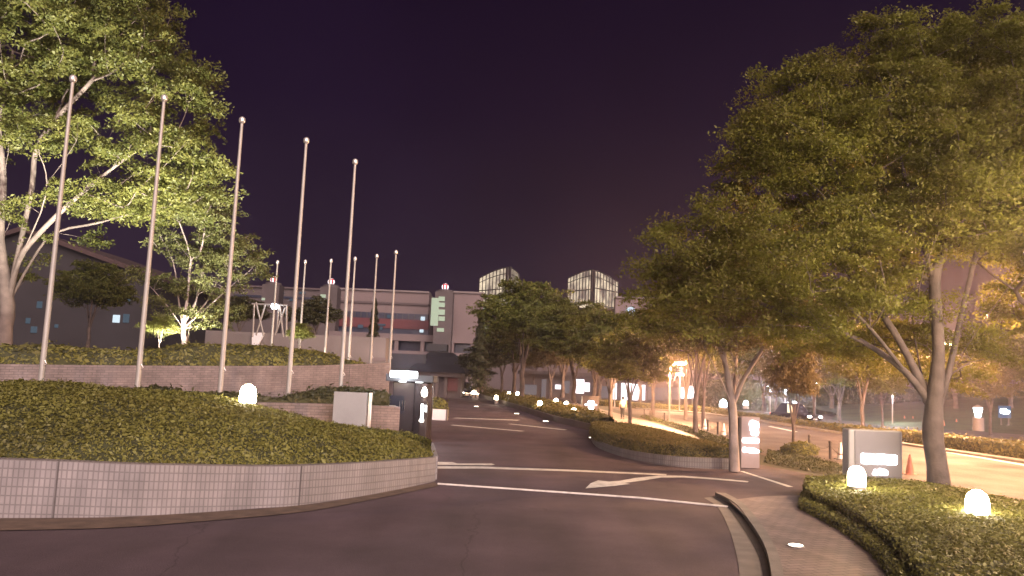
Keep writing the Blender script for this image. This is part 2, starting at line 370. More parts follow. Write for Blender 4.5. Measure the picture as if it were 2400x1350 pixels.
# ------------------------------------------------------------------ hedges
def fuzz(p, s, seed=0): return noise.noise(Vector((p[0] * s + seed, p[1] * s, p[2] * s)))
def loft(rows, su=6, sv=3, amp=.08, freq=.7, seed=0):
    rows = [crom(r, su) for r in rows]; G_ = np.array(rows)
    G_ = np.array([crom(G_[:, c], sv) for c in range(G_.shape[1])]).transpose(1, 0, 2)
    nr, nc = G_.shape[:2]; Q = G_.copy()
    for i in range(1, nr - 1):
        for j in range(nc):
            p = G_[i, j]; Q[i, j, 2] += amp * (fuzz(p, freq, seed) + .5 * fuzz(p, freq * 2.7, seed + 9))
            Q[i, j, 0] += amp * .5 * fuzz(p, freq * 1.7, seed + 3)
    return Q
def hedge(name, label, rows, dens, lsize, leafm, cat='hedge', group=None, su=6, sv=3, amp=.08, freq=.7, seed=1, lift=.02, parent=None, kind=None, upright=0.):
    Q = loft(rows, su, sv, amp, freq, seed); nr, nc = Q.shape[:2]
    off = np.array([Q[..., 0].mean(), Q[..., 1].mean(), Q[..., 2].min()])
    t = thing(name, label, cat, off, 0, group)
    if kind: t['kind'] = kind
    V = Q.reshape(-1, 3) - off
    fs = [(i * nc + j, i * nc + j + 1, (i + 1) * nc + j + 1, (i + 1) * nc + j) for i in range(nr - 1) for j in range(nc - 1)]
    me = bpy.data.meshes.new('hedge_body'); me.from_pydata([tuple(v) for v in V], [], fs); me.shade_smooth(); me.update()
    link('stem_mass', me, M['hedgecore'], t)
    Fq = np.array(fs); A, Bq, Cq, Dq = V[Fq[:, 0]], V[Fq[:, 1]], V[Fq[:, 2]], V[Fq[:, 3]]
    nn = np.cross(Cq - A, Dq - Bq); ar = np.linalg.norm(nn, axis=1) / 2; nn = nn / (2 * ar[:, None] + 1e-9)
    if nn[:, 2].mean() < 0: nn = -nn
    rng = np.random.default_rng(seed); n = int(ar.sum() * dens); k = rng.choice(len(ar), n, p=ar / ar.sum())
    u, v = rng.random((2, n, 1)); P = A[k] * (1 - u) * (1 - v) + Bq[k] * u * (1 - v) + Cq[k] * u * v + Dq[k] * (1 - u) * v
    P = P + nn[k] * (lift * rng.uniform(-.3, 1.6, (n, 1)) + np.abs(rng.normal(size=(n, 1))) * lift * .6)
    N = nn[k] * (1 - upright) + rng.normal(size=(n, 3)) * .5
    stray = rng.random(n) < .035; P = P + nn[k] * (stray * rng.uniform(.5, 2.6, n) * lsize)[:, None]
    w_ = P + off; gap = np.sin(w_[:, 0] * 2.3 + 1.7 * np.sin(w_[:, 1] * 1.9)) + np.sin(w_[:, 1] * 3.1 + 2.1 * np.sin(w_[:, 0] * 1.3 + 2)) + .8 * np.sin(w_[:, 0] * 7.9 + w_[:, 2] * 9) * np.sin(w_[:, 1] * 8.3)
    keep = (rng.random(n) > np.clip((gap - .7) * .4, 0, .42)) | stray; P, N = P[keep], N[keep]; n = len(P)
    L = lsize * np.exp(rng.normal(size=n) * .38 - .05); q = leafquads(P, N, L, L * rng.uniform(.4, .6, n), rng)
    link('foliage', quadmesh('foliage', q), leafm, t)
    return t
def strip_rows(path, width, h, z0=0.0, rnd=.18):
    """box hedge along a ground path, width to the left of it"""
    P = np.asarray(path, float); T = np.gradient(P, axis=0); T /= np.linalg.norm(T, axis=1, keepdims=True); Nn = np.stack([-T[:, 1], T[:, 0]], 1)
    hh = np.asarray(h) if np.ndim(h) else np.full(len(P), h); rows = []
    for o, k in ((0, 0), (0.02, .55), (rnd * .5, .93), (rnd * 1.6, 1.0), (width / 2, 1.03), (width - rnd * 1.6, 1), (width - rnd * .5, .93), (width, .5), (width, 0)):
        q = P + Nn * o; rows.append(np.column_stack([q, z0 + hh * k]))
    return rows

# ------------------------------------------------------------------ walls
def wall(name, label, base, top, thick, material, z0=None, cat='wall', capm=None, joints=(), jm=None, sub=6):
    """standing wall along base points (world), top heights given, thickness away from the camera"""
    P = crom(np.column_stack([np.asarray(base, float)[:, :2], np.asarray(top, float)]), sub)
    zb = crom(np.asarray(base, float), sub)[:, 2]
    T = np.gradient(P[:, :2], axis=0); T /= np.linalg.norm(T, axis=1, keepdims=True); Nn = np.stack([-T[:, 1], T[:, 0]], 1)
    n = len(P); s = np.concatenate([[0], np.cumsum(np.linalg.norm(np.diff(P[:, :2], axis=0), axis=1))])
    off = np.array([P[:, 0].mean(), P[:, 1].mean(), zb.min()]); t = thing(name, label, cat, off)
    Bk = P[:, :2] + Nn * thick
    V, Fc, UV = [], [], []
    for i in range(n): V += [(P[i, 0], P[i, 1], zb[i]), (P[i, 0], P[i, 1], P[i, 2]), (Bk[i, 0], Bk[i, 1], P[i, 2]), (Bk[i, 0], Bk[i, 1], zb[i])]
    uvof = {}
    def face(idx, uv): Fc.append(idx); UV.extend(uv)
    for i in range(n - 1):
        a, b = 4 * i, 4 * (i + 1)
        tv = P[i, 2], P[i + 1, 2]
        face((a, b, b + 1, a + 1), [(s[i], zb[i] - tv[0]), (s[i + 1], zb[i + 1] - tv[1]), (s[i + 1], 0), (s[i], 0)])
        face((a + 1, b + 1, b + 2, a + 2), [(s[i], .02), (s[i + 1], .02), (s[i + 1], .02 + thick), (s[i], .02 + thick)])
        face((a + 2, b + 2, b + 3, a + 3), [(s[i], 0), (s[i + 1], 0), (s[i + 1], zb[i + 1] - tv[1]), (s[i], zb[i] - tv[0])])
    for a, q in ((0, 0), (4 * (n - 1), n - 1)):
        face((a, a + 1, a + 2, a + 3), [(0, zb[q] - P[q, 2]), (0, 0), (thick, 0), (thick, zb[q] - P[q, 2])])
    me = bpy.data.meshes.new('masonry'); me.from_pydata([tuple(np.array(v) - off) for v in V], [], Fc)
    uv = me.uv_layers.new(name='UVMap'); uv.data.foreach_set('uv', np.array(UV, dtype=np.float32).ravel()); me.update()
    link('masonry', me, material, t)
    if capm:
        c = MB()
        for i in range(n - 1):
            a0, a1 = P[i, :2] - Nn[i] * .03, P[i + 1, :2] - Nn[i + 1] * .03; b0, b1 = Bk[i] + Nn[i] * .03, Bk[i + 1] + Nn[i + 1] * .03
            z, z2 = P[i, 2] + .003, P[i + 1, 2] + .003; h = .05
            c.add([(*a0, z), (*a1, z2), (*b1, z2), (*b0, z), (*a0, z + h), (*a1, z2 + h), (*b1, z2 + h), (*b0, z + h)], [(4, 5, 6, 7), (0, 1, 5, 4), (2, 3, 7, 6)] + ([(3, 0, 4, 7)] if i == 0 else []) + ([(1, 2, 6, 5)] if i == n - 2 else []))
        c.build('coping', capm, t, world=True)
    for x in joints:
        k = int(np.argmin(np.abs(np.array([proj(p)[0] for p in np.column_stack([P[:, :2], zb])]) - x)))
        p = P[k, :2] - Nn[k] * .006; z0_, z1_ = zb[k], P[k, 2]
        MB().box((p[0], p[1] + .004, (z0_ + z1_) / 2), (.022, .02, z1_ - z0_ - .01), math.atan2(T[k, 1], T[k, 0])).build('movement_joint', jm or M['dark'], t, world=True)
    return t
def proj(p):
    v = CAMR.T @ (np.asarray(p, float) - np.array([0, 0, H])); return (1200 + F * v[0] / -v[2], 675 - F * v[1] / -v[2])

def lamp(parent, loc, power, col, size=.15, spot=None, aim=None, blend=.6):
    l = bpy.data.lights.new('bulb', 'SPOT' if spot else 'POINT'); l.energy = power; l.color = col; l.shadow_soft_size = size
    if spot: l.spot_size = R(spot); l.spot_blend = blend
    o = bpy.data.objects.new('bulb', l); COL.objects.link(o); o.parent = parent; o.location = [float(c) for c in loc]
    if aim is not None: o.rotation_euler = Vector([float(a - b) for a, b in zip(aim, loc)]).to_track_quat('-Z', 'Y').to_euler()
    return o

SUN, LK_, LN_, LW_, HAZE = 3.5, .9, .3, .8, .0010
# ================================================================== WORLD AND BROAD LIGHT
w = bpy.data.worlds.new('World'); SC.world = w; w.use_nodes = True
nt = w.node_tree; bg = nt.nodes['Background']; bg.inputs[1].default_value = 1
tc = nt.nodes.new('ShaderNodeTexCoord'); sp = nt.nodes.new('ShaderNodeSeparateXYZ'); rp = nt.nodes.new('ShaderNodeValToRGB')
nt.links.new(tc.outputs['Generated'], sp.inputs[0]); nt.links.new(sp.outputs[2], rp.inputs[0]); cn = nt.nodes.new('ShaderNodeTexNoise'); cn.inputs['Scale'].default_value = 2.2; cn.inputs['Detail'].default_value = 5; nt.links.new(tc.outputs['Generated'], cn.inputs['Vector'])
cr = nt.nodes.new('ShaderNodeMapRange'); cr.inputs[1].default_value = .3; cr.inputs[2].default_value = .7; cr.inputs[3].default_value = .5; cr.inputs[4].default_value = .88; nt.links.new(cn.outputs[0], cr.inputs[0])
cm = nt.nodes.new('ShaderNodeMix'); cm.data_type = 'RGBA'; cm.blend_type = 'MULTIPLY'; cm.inputs[0].default_value = 1; nt.links.new(rp.outputs[0], cm.inputs[6]); nt.links.new(cr.outputs[0], cm.inputs[7]); nt.links.new(cm.outputs[2], bg.inputs[0])
e = rp.color_ramp.elements; e[0].position = 0; e[0].color = (.024, .0135, .025, 1); e[1].position = .55; e[1].color = (.0040, .0012, .0078, 1)
e2 = e.new(.14); e2.color = (.017, .0092, .0195, 1); e3 = e.new(.32); e3.color = (.0076, .0032, .012, 1)
sl = bpy.data.lights.new('night_glow', 'SUN'); sl.energy = SUN; sl.angle = R(60); sl.color = (1, .76, .69)
so = bpy.data.objects.new('night_glow', sl); COL.objects.link(so); so.rotation_euler = (R(67), 0, R(20))
SC.view_settings.view_transform = 'Standard'; SC.view_settings.look = 'None'; SC.view_settings.exposure = 1.12; SC.view_settings.gamma = 1

# ================================================================== GROUND
sheet('ground', [(-600, -60), (600, -60), (600, 900), (-600, 900)], 0, M['ground'], 'dark bare ground and verge under the whole site')
dv = [gxy(x, y) for x, y in [(-900, 1700), (2300, 1900), (1900, 1350), (1760, 1200), (1890, 1165), (1990, 1130), (1760, 1085), (1500, 1040), (1300, 960), (1170, 918), (1120, 905), (1020, 905), (960, 940), (900, 1000), (-100, 1100), (-900, 1250)]]
sheet('driveway', dv, .004, M['asphalt'], 'dark asphalt driveway')
st = [gxy(x, y) for x, y in [(1400, 945), (1450, 962), (1540, 985), (1640, 1012), (1730, 1048), (1820, 1078), (1990, 1118), (2160, 1150), (2400, 1195), (2900, 1300), (3400, 1250), (2700, 1010), (2300, 962), (2000, 955), (1700, 940)]]
sheet('street', st, .008, M['asphalt2'], 'lamp lit street beyond the trees')
sw = [gxy(x, y) for x, y in [(1330, 940), (1420, 962), (1510, 985), (1600, 1012), (1700, 1050), (1780, 1082), (1700, 1078), (1560, 1040), (1420, 1000), (1330, 960)]]
sheet('footpath', sw, .012, M['paving'], 'paved footpath between verge and hedge island', True)
MBv = MB()
pv = [(1708, 1172), (1790, 1163), (1895, 1160), (1990, 1200), (2100, 1290), (2180, 1420), (1842, 1460), (1836, 1350), (1826, 1310), (1798, 1265), (1756, 1218)]
o = sheet('pavement', [gxy(x, y, .1) for x, y in pv], .1, M['paving'], 'brick paved pavement beside the hedge', True)
def band(name, Lp, Rp, z0, z1, material, label):
    a, b = crom([gxy(*p) for p in Lp], 5), crom([gxy(*p) for p in Rp], 5); mb = MB()
    for i in range(len(a) - 1):
        mb.add([(*a[i], z1), (*b[i], z1), (*b[i + 1], z1), (*a[i + 1], z1)], [(0, 1, 2, 3)])
        if z1 - z0 > .02:
            mb.add([(*a[i], z0), (*a[i + 1], z0), (*a[i + 1], z1), (*a[i], z1)], [(0, 1, 2, 3)])
            mb.add([(*b[i], z0), (*b[i + 1], z0), (*b[i + 1], z1), (*b[i], z1)], [(0, 1, 2, 3)])
    return structure(name, mb, material, label)
band('gutter', [(1650, 1168), (1682, 1190), (1708, 1240), (1726, 1300), (1734, 1360), (1736, 1470)], [(1680, 1164), (1712, 1188), (1748, 1236), (1780, 1290), (1800, 1350), (1808, 1470)], 0, .012, M['kerb'], 'pale concrete gutter')
band('kerb_shadow_band', [(1668, 1166), (1704, 1190), (1738, 1236), (1770, 1290), (1788, 1350), (1796, 1470)], [(1676, 1164), (1722, 1190), (1758, 1236), (1790, 1290), (1806, 1350), (1814, 1470)], 0, .02, M['kerb_shade'], 'dark band painting the kerb face shadow along the gutter')  # dark strip painted in for the shadow of the kerb face
band('kerb', [(1676, 1164), (1722, 1190), (1758, 1236), (1790, 1290), (1806, 1350), (1814, 1470)], [(1700, 1166), (1738, 1188), (1778, 1234), (1812, 1288), (1834, 1350), (1842, 1470)], 0, .115, M['kerb'], 'stone kerb')
band('wall_gutter', [(-200, 1218), (0, 1217), (250, 1215), (450, 1205), (700, 1187), (850, 1165), (1018, 1132)], [(-200, 1250), (0, 1246), (250, 1240), (450, 1226), (700, 1203), (850, 1177), (1030, 1140)], 0, .02, M['soil'], 'reddish leaf littered gutter')

def marking(name, pts, label, z=.011, m='paint'):
    o = sheet(name, [gxy(*p) for p in pts], z, M[m], label); return o
marking('road_marking', [(1022, 1093), (1130, 1094), (1350, 1102), (1562, 1112), (1562, 1115), (1350, 1106), (1130, 1099), (1022, 1099)], 'white lane line across the driveway')
marking('road_marking', [(1022, 1083), (1060, 1084), (1072, 1087), (1152, 1087), (1160, 1089.5), (1152, 1091), (1022, 1090)], 'worn white line by the wall end')
marking('road_marking', [(1372, 1146), (1384, 1134), (1402, 1127), (1428, 1130), (1452, 1128), (1490, 1121), (1545, 1115.5), (1600, 1116), (1680, 1122), (1755, 1129), (1752, 1131.5), (1680, 1125.5), (1600, 1120), (1548, 1120.5), (1510, 1127), (1464, 1133), (1477, 1135.5), (1440, 1140), (1400, 1143.5)], 'white turn arrow', .015)
marking('road_marking', [(1734, 1105), (1742, 1105), (1860, 1142), (1846, 1142)], 'white edge line beside the pylon sign')
marking('road_marking', [(1055, 997), (1062, 996), (1230, 1010.5), (1222, 1011.5)], 'far white lane line')
marking('road_marking', [(1190, 994), (1198, 993.5), (1330, 1007.5), (1322, 1008.5)], 'far white lane line beside island')
marking('road_marking', [(1060, 980.5), (1070, 979.5), (1220, 984.5), (1212, 986)], 'farthest white stop line')
marking('road_marking', [(2125, 1045), (2130, 1043), (2420, 1092), (2418, 1095)], 'pale painted highlight of the kerb along the street hedge', .012)  # pale strip that paints in the highlight on the kerb
marking('road_marking', [(1800, 1000), (1806, 999), (1870, 1012), (1864, 1013)], 'white dash on the street', .012)
gtr = [gr(x, y, .02) for x, y in [(1026, 1134), (1300, 1153), (1500, 1167), (1706, 1188)]]
tag(MB().tube([p + np.array([0, 0, .0]) for p in gtr], .028, 8).build('gate_rail', M['steelrail'], world=True), 'shiny steel gate rail laid across the driveway', 'gate rail')

# terrace and raised beds on the left
bed = [gxy(x, y) for x, y in [(-200, 1100), (0, 1080), (400, 1030), (800, 990), (940, 985)]]
bl = [at(x, 960, d) for x, d in [(-300, 19.5), (0, 21.5), (300, 24), (600, 27.4), (780, 29.4), (938, 31.2)]]
bh = [at(x, 870, d) for x, d in [(915, 40), (700, 37.2), (400, 34.2), (0, 31), (-300, 29)]]
mb = MB(); pts = [(p[0], p[1], 1.45) for p in bl + bh]; mb.add(pts, [tuple(range(len(pts)))]); structure('raised_bed', mb, M['soil'], 'raised planting bed behind the front hedge')
mb = MB(); pts = [(-80, 30), (at(0, 800, 32)[0], 32), (at(500, 800, 36)[0], 36), (at(900, 800, 40.4)[0], 40.4), (at(905, 800, 62)[0], 62), (-90, 80)]
mb.prism(pts, 0, 2.45); structure('terrace', mb, M['ground'], 'raised terrace behind the brick wall')

# ================================================================== WALLS
fx = [(-260, 1217), (-100, 1217), (0, 1216), (150, 1215), (300, 1212), (450, 1203), (600, 1192), (700, 1185), (850, 1163), (950, 1144), (1020, 1128)]
ft = [1074, 1074, 1076, 1081, 1087, 1090, 1092, 1091, 1084, 1077, 1071]
fb = [gr(x, y) for x, y in fx]; ftz = [at(x, t, p[1])[2] for (x, y), t, p in zip(fx, ft, fb)]
wall('tiled_wall', 'low curved wall of pale square tiles along the driveway, front of the big hedge', fb, ftz, .28, M['tile'], joints=(115, 700), capm=None)
rb = [fb[-1] + np.array([.02, .29, 0]), gr(1016, 1090), gr(1014, 1080)]
wall('tiled_wall', 'short tiled return wall at the end of the big hedge', rb, [ftz[-1], ftz[-1] - .03, ftz[-1] - .06], .25, M['tile'])
bt_ = [at(x, y, d) for x, y, d in [(-300, 935, 19.4), (0, 940, 21.4), (300, 942, 23.9), (600, 943, 27.3), (780, 947, 29.3), (938, 953, 31.1)]]
wall('terrace_wall', 'low pinkish brick retaining wall behind the front hedge', [(p[0], p[1], 0) for p in bt_], [p[2] for p in bt_], .3, M['brick'])
ub = [(x, y, d) for x, y, d in [(-300, 852, 29), (-100, 852, 30.3), (0, 853, 31), (250, 856, 33), (500, 857.5, 35.4), (700, 857, 37.6), (820, 854, 39), (914, 850, 40.2)]]
up = [at(*q) for q in ub]
wall('brick_wall', 'tall brown brick wall behind the five tall flagpoles', [(p[0], p[1], 1.4) for p in up], [p[2] for p in up], .4, M['brick'], joints=(822,))
# left hedges
def mound(name, label, cols, depth_add, seed, back=.9, parts=(0, .1, .3, .55, .8, 1), pw=.62, **kw):
    A, C = [], []
    for x, ty, cy, da in cols:
        xs = [q[0] for q in fx]; by = np.interp(x, xs, [q[1] for q in fx]); p = gr(x, by)
        a = at(x, ty, p[1]); a = a + np.array([0, .3, -.06]); A.append(a); C.append(at(x, cy, p[1] + da))
    A, C = np.array(A), np.array(C); rows = []
    for t in parts:
        q = A + (C - A) * t; q[:, 2] = A[:, 2] + (C[:, 2] - A[:, 2]) * math.sin(t * math.pi / 2) ** pw; rows.append(q)
    q = C + (C - A) * .45; q[:, 2] = C[:, 2] - .25; rows.append(q)
    q = C + (C - A) * .75; q[:, 2] = 1.0; rows.append(q)
    return hedge(name, label, rows, seed=seed, **kw)
hk = dict(dens=1000, lsize=.031, leafm=M['hedge'], su=8, sv=5, amp=.06, freq=.8, lift=.022)
mound('clipped_hedge', 'big rounded clipped hedge filling the bed above the tiled wall', [(-260, 1074, 890, 4), (-100, 1074, 893, 4.2), (0, 1076, 898, 4.4), (150, 1081, 904, 4.6), (320, 1087, 917, 4.8), (450, 1090, 926, 5), (560, 1092, 945, 4.6), (650, 1092, 970, 3.6), (740, 1090, 1012, 2.2), (815, 1086, 1052, 1.1), (845, 1084, 1078, .5)], 4, 11, **hk)
mound('clipped_hedge', 'smaller clipped hedge tapering down to the driveway end of the tiled wall', [(590, 1092, 950, 6.4), (680, 1091, 972, 6.2), (770, 1088, 992, 5.6), (850, 1084, 1008, 4.8), (920, 1079, 1021, 3.6), (970, 1075, 1036, 2.5), (1000, 1073, 1052, 1.4), (1012, 1072, 1066, .6)], 4, 12, **hk)
# shrubs in the raised bed
cp = crom([(p[0], p[1] + .9) for p in [at(x, 930, d) for x, d in [(-150, 20.5), (100, 22.5), (300, 24.2), (500, 26.2), (660, 28), (790, 29.5), (905, 31)]]], 2)
hedge('low_shrubs', 'dark low shrubs growing in the bed around the flagpole feet', strip_rows(cp, 2.6, [.55, .62, .38, .3, .42, .5, .3, .36, .3, .4, .5, .56, .6], 1.42, .3), 130, .07, M['leafdark'], cat='shrubs', seed=21, amp=.2, freq=.5, su=4)
ur = []
cx = [-200, 0, 150, 330, 450, 600, 740, 800, 850]
tops = [808, 810, 815, 821, 810, 812, 826, 842, 850]; dd = [30.2, 31.6, 32.9, 34.6, 35.8, 37.2, 38.8, 39.4, 40]
f_ = np.array([at(x, 856, d) for x, d in zip(cx, dd)]); t_ = np.array([at(x, y, d + 1.8) for x, y, d in zip(cx, tops, dd)])
rows = [f_ + np.array([0, .3, -.3]), f_ + (t_ - f_) * np.array([.2, .2, .5]) + np.array([0, .2, 0]), f_ + (t_ - f_) * np.array([.55, .55, .88]), t_, t_ + np.array([0, 1.6, -.15]), t_ + np.array([0, 2.2, -1])]
hedge('terrace_hedge', 'long dark hedge mounded along the top of the brick wall', rows, 130, .075, M['hedge'], seed=31, amp=.14, freq=.5, su=6)

# right hand near hedge
Lx = [(1884, 1168), (1876, 1190), (1920, 1216), (1978, 1250), (2052, 1308), (2098, 1370), (2140, 1460), (2180, 1600)]
Rx = [(1892, 1148), (1990, 1142), (2090, 1148), (2210, 1160), (2330, 1186), (2420, 1206), (2560, 1240), (2800, 1300)]
L_ = np.array([gr(x, y, .1) for x, y in Lx]); R_ = np.array([gr(x, y, .1) for x, y in Rx]); D_ = R_ - L_; dl = np.linalg.norm(D_, axis=1, keepdims=True)
Dn = D_ / np.maximum(dl, .2)
z = lambda q, h: np.column_stack([q[:, 0], q[:, 1], np.full(len(q), h)])
w1 = np.minimum(.12, dl * .1); w2 = np.minimum(.75, dl * .3); w3 = np.minimum(.95, dl * .36)
rows = [z(L_, .05), z(L_ + Dn * w1, .23), z(L_ + Dn * w2, .27), z(L_ + Dn * w3, .45), z(L_ + D_ * .5, .5), z(L_ + D_ * .8, .45), z(L_ + D_ * .95, .38), z(R_, .05)]
hedge('stepped_hedge', 'wide stepped hedge beside the brick pavement with a globe lamp on top', rows, 1100, .028, M['hedge'], seed=41, amp=.045, freq=1.1, su=6, sv=4)
# middle island
ib = [(1384, 1030), (1396, 1046), (1425, 1060), (1480, 1077), (1560, 1091), (1640, 1098), (1727, 1101)]
ip = [gr(x, y) for x, y in ib]; iz = [.28, .3, .3, .32, .34, .36, .38]
wall('island_kerb_wall', 'low pale tiled kerb wall round the hedge island', ip, iz, .22, M['tile'])
ibk = np.array([gr(x, y, .1) for x, y in [(1396, 1010), (1420, 1008), (1475, 1012), (1540, 1026), (1610, 1046), (1670, 1068), (1722, 1094)]])
ipa = np.array(ip); izz = np.array(iz); Dd = ibk - ipa; fr = lambda t, h: np.column_stack([(ipa + Dd * t)[:, :2], izz * 0 + h])
rows = [np.column_stack([(ipa + np.array([0, .22, 0]))[:, :2], izz - .05]), fr(.06, .52) + np.array([0, .2, 0]), fr(.14, .66) + np.array([0, .15, 0]), fr(.5, .7), fr(.86, .6), fr(.96, .4), fr(1, .05)]
hedge('island_hedge', 'flat topped brownish hedge on the island in front of the pylon sign', rows, 600, .036, M['hedgeolive'], seed=51, amp=.06, su=6, sv=4)
# long strip along the far drive
lb = [(1068, 914), (1092, 920), (1140, 936), (1210, 959), (1290, 986), (1345, 1000), (1392, 1012)]
lp = [gr(x, y) for x, y in lb]
wall('strip_kerb_wall', 'long grey kerb wall beside the far driveway', lp, [.5, .5, .46, .42, .4, .4, .38], .22, M['concrete'])
lpa = np.array(lp); lk = np.array([gr(x, y, .6) for x, y in [(1100, 905), (1130, 910), (1200, 922), (1290, 942), (1370, 962), (1410, 975), (1442, 988)]]); Dd = lk - lpa
fr = lambda t, h: np.column_stack([(lpa + Dd * t)[:, :2], np.full(len(lpa), h)])
rows = [fr(.02, .3) + np.array([0, .25, 0]), fr(.08, .58) + np.array([0, .2, 0]), fr(.25, .72), fr(.6, .86), fr(.9, .78), fr(.97, .5), fr(1.0, .05)]
hedge('driveway_hedge', 'long low hedge with a row of globe lamps beside the far driveway', rows, 70, .09, M['hedgeolive'], seed=61, amp=.08, su=6)
hp = np.array([gxy(x, y) for x, y in [(1380, 948), (1480, 957), (1560, 962), (1640, 968), (1740, 980), (1900, 1004), (2120, 1041), (2400, 1082), (2700, 1132)]])
hedge('street_hedge', 'long box hedge lit yellow between the two lanes of the street', strip_rows(hp, 1.3, [.6] * 4 + [.45, .42, .7, .78, .8], 0), 170, .07, M['hedgeolive'], seed=71, amp=.08, freq=.9, su=7)
band('street_kerb', [(1490, 958.5), (1640, 970), (1900, 1007), (2120, 1044.5), (2400, 1087), (2700, 1139)], [(1490, 957), (1640, 967), (1900, 1003), (2120, 1040), (2400, 1081), (2700, 1131)], 0, .12, M['kerb'], 'kerb under the street hedge')
tp_ = np.array([(at(x, 930, d)[0], d) for x, d in [(1640, 103), (1760, 102), (1880, 100), (2000, 98), (2140, 96), (2300, 95), (2480, 94)]])
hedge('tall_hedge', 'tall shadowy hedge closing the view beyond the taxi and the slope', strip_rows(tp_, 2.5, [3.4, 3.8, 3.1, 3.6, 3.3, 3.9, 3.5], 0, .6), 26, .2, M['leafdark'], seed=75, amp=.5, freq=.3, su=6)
# grass verges
def verge(name, label, Lp, Rp, dens, ls, seed, h=.06, leafm='grass'):
    a = np.array([gr(x, y, .01) for x, y in Lp]); b = np.array([gr(x, y, .01) for x, y in Rp])
    rows = [a, a + (b - a) * .15 + np.array([0, 0, h]), a + (b - a) * .5 + np.array([0, 0, h * 1.4]), a + (b - a) * .85 + np.array([0, 0, h]), b]
    t = hedge(name, label, rows, dens, ls, M[leafm], cat='grass', seed=seed, amp=.03, su=5, lift=.03, kind='stuff', upright=.7); return t
verge('verge_grass', 'short grass verge along the bollard row beside the footpath', [(1500, 978), (1600, 1010), (1690, 1045), (1760, 1070)], [(1510, 974), (1620, 1004), (1720, 1036), (1790, 1060)], 170, .05, 81, .03)
verge('verge_grass', 'weedy grass verge at the street edge behind the signs', [(1790, 1085), (1860, 1098), (1990, 1122)], [(1800, 1056), (1880, 1066), (2000, 1098)], 200, .035, 82, .015)
p_ = at(1872, 1068, 36)
sh = [np.array([(p_[0] + .8 * math.cos(a) * r, p_[1] + .6 * math.sin(a) * r, h) for a in np.linspace(0, 2 * math.pi, 10)]) for r, h in ((1, .02), (.95, .25), (.7, .42), (.3, .5), (.02, .52))]
hedge('round_shrub', 'small rounded shrub at the foot of the thin tree by the bollards', sh, 700, .04, M['hedge'], cat='shrub', seed=83, amp=.1, su=2, sv=2)
# dark grassy slope on the far right
hx = [gr(x, y) for x, y in [(1950, 985), (2100, 1000), (2300, 1012), (2600, 1035)]]; hy = [at(x, y, d) for x, y, d in [(1950, 966, 92), (2100, 957, 92), (2300, 952, 88), (2600, 946, 80)]]
a, b = np.array(hx), np.array(hy); rows = [a, a * .5 + b * .5 - np.array([0, 0, .2]), b, b + np.array([0, 18, 0.3]), b + np.array([10, 60, -3])]
Q = loft(rows, 6, 4, .12, .2, 5); nr, nc = Q.shape[:2]
structure('slope', MB().add([tuple(v) for v in Q.reshape(-1, 3)], [(i * nc + j, i * nc + j + 1, (i + 1) * nc + j + 1, (i + 1) * nc + j) for i in range(nr - 1) for j in range(nc - 1)]), mat('slope_grass', (.045, .055, .022), .95, .35, .6, .5), 'dark grass slope')

# ================================================================== TREES
LF, LD, LB, LK = M['leaf'], M['leafdull'], M['leafbrown'], M['leafdark']
P_ = at
tree('broadleaf_tree', 'huge floodlit green tree rising behind the leftmost tall flagpole', P_(8, 830, 40),
     [P_(8, 830, 40), P_(12, 770, 40), P_(18, 715, 40)],
     [[P_(18, 715, 40), P_(45, 610, 39.6), P_(85, 555, 39.4), P_(160, 480, 39), P_(250, 405, 38.5), P_(350, 330, 38)],
      [P_(18, 715, 40), P_(50, 560, 40), P_(75, 440, 40), P_(85, 350, 40), P_(130, 280, 39.6), P_(215, 190, 39)],
      [P_(18, 715, 40), P_(2, 560, 39.5), P_(8, 420, 39.3), P_(-5, 270, 39), P_(30, 120, 39)],
      [P_(18, 715, 40), P_(75, 610, 40.6), P_(130, 545, 41), P_(240, 520, 41), P_(330, 480, 41)],
      [P_(18, 715, 40), P_(-50, 560, 40), P_(-150, 400, 40), P_(-220, 250, 40)],
      [P_(45, 610, 39.6), P_(95, 500, 39), P_(110, 430, 38.6), P_(180, 330, 38)]],
     [B(40, 160, 40, 200, 130, 4), B(230, 90, 39.5, 170, 110, 4), B(370, 190, 39, 120, 100, 3.2), B(430, 270, 39, 85, 80, 2.6), B(130, 10, 40, 230, 100, 4.5),
      B(-150, 250, 40, 180, 260, 4), B(290, 330, 38.5, 150, 75, 2.6), B(430, 380, 39, 100, 70, 2.6), B(240, 470, 40, 130, 45, 2.5), B(100, 300, 38, 120, 60, 2.2), B(330, 450, 40, 120, 60, 2.5), B(450, 440, 40, 75, 55, 2), B(380, 500, 41, 110, 40, 2), B(160, 560, 41, 90, 30, 1.5), B(330, 60, 40, 90, 90, 2.5), B(460, 170, 39.5, 45, 60, 1.6), B(20, 480, 38.5, 60, 30, 1.5), B(60, 620, 42, 60, 30, 1.5)],
     520, 3, .34, M['bark'], LF, per=270, padr=.95, lsize=.095, spacing=.56)
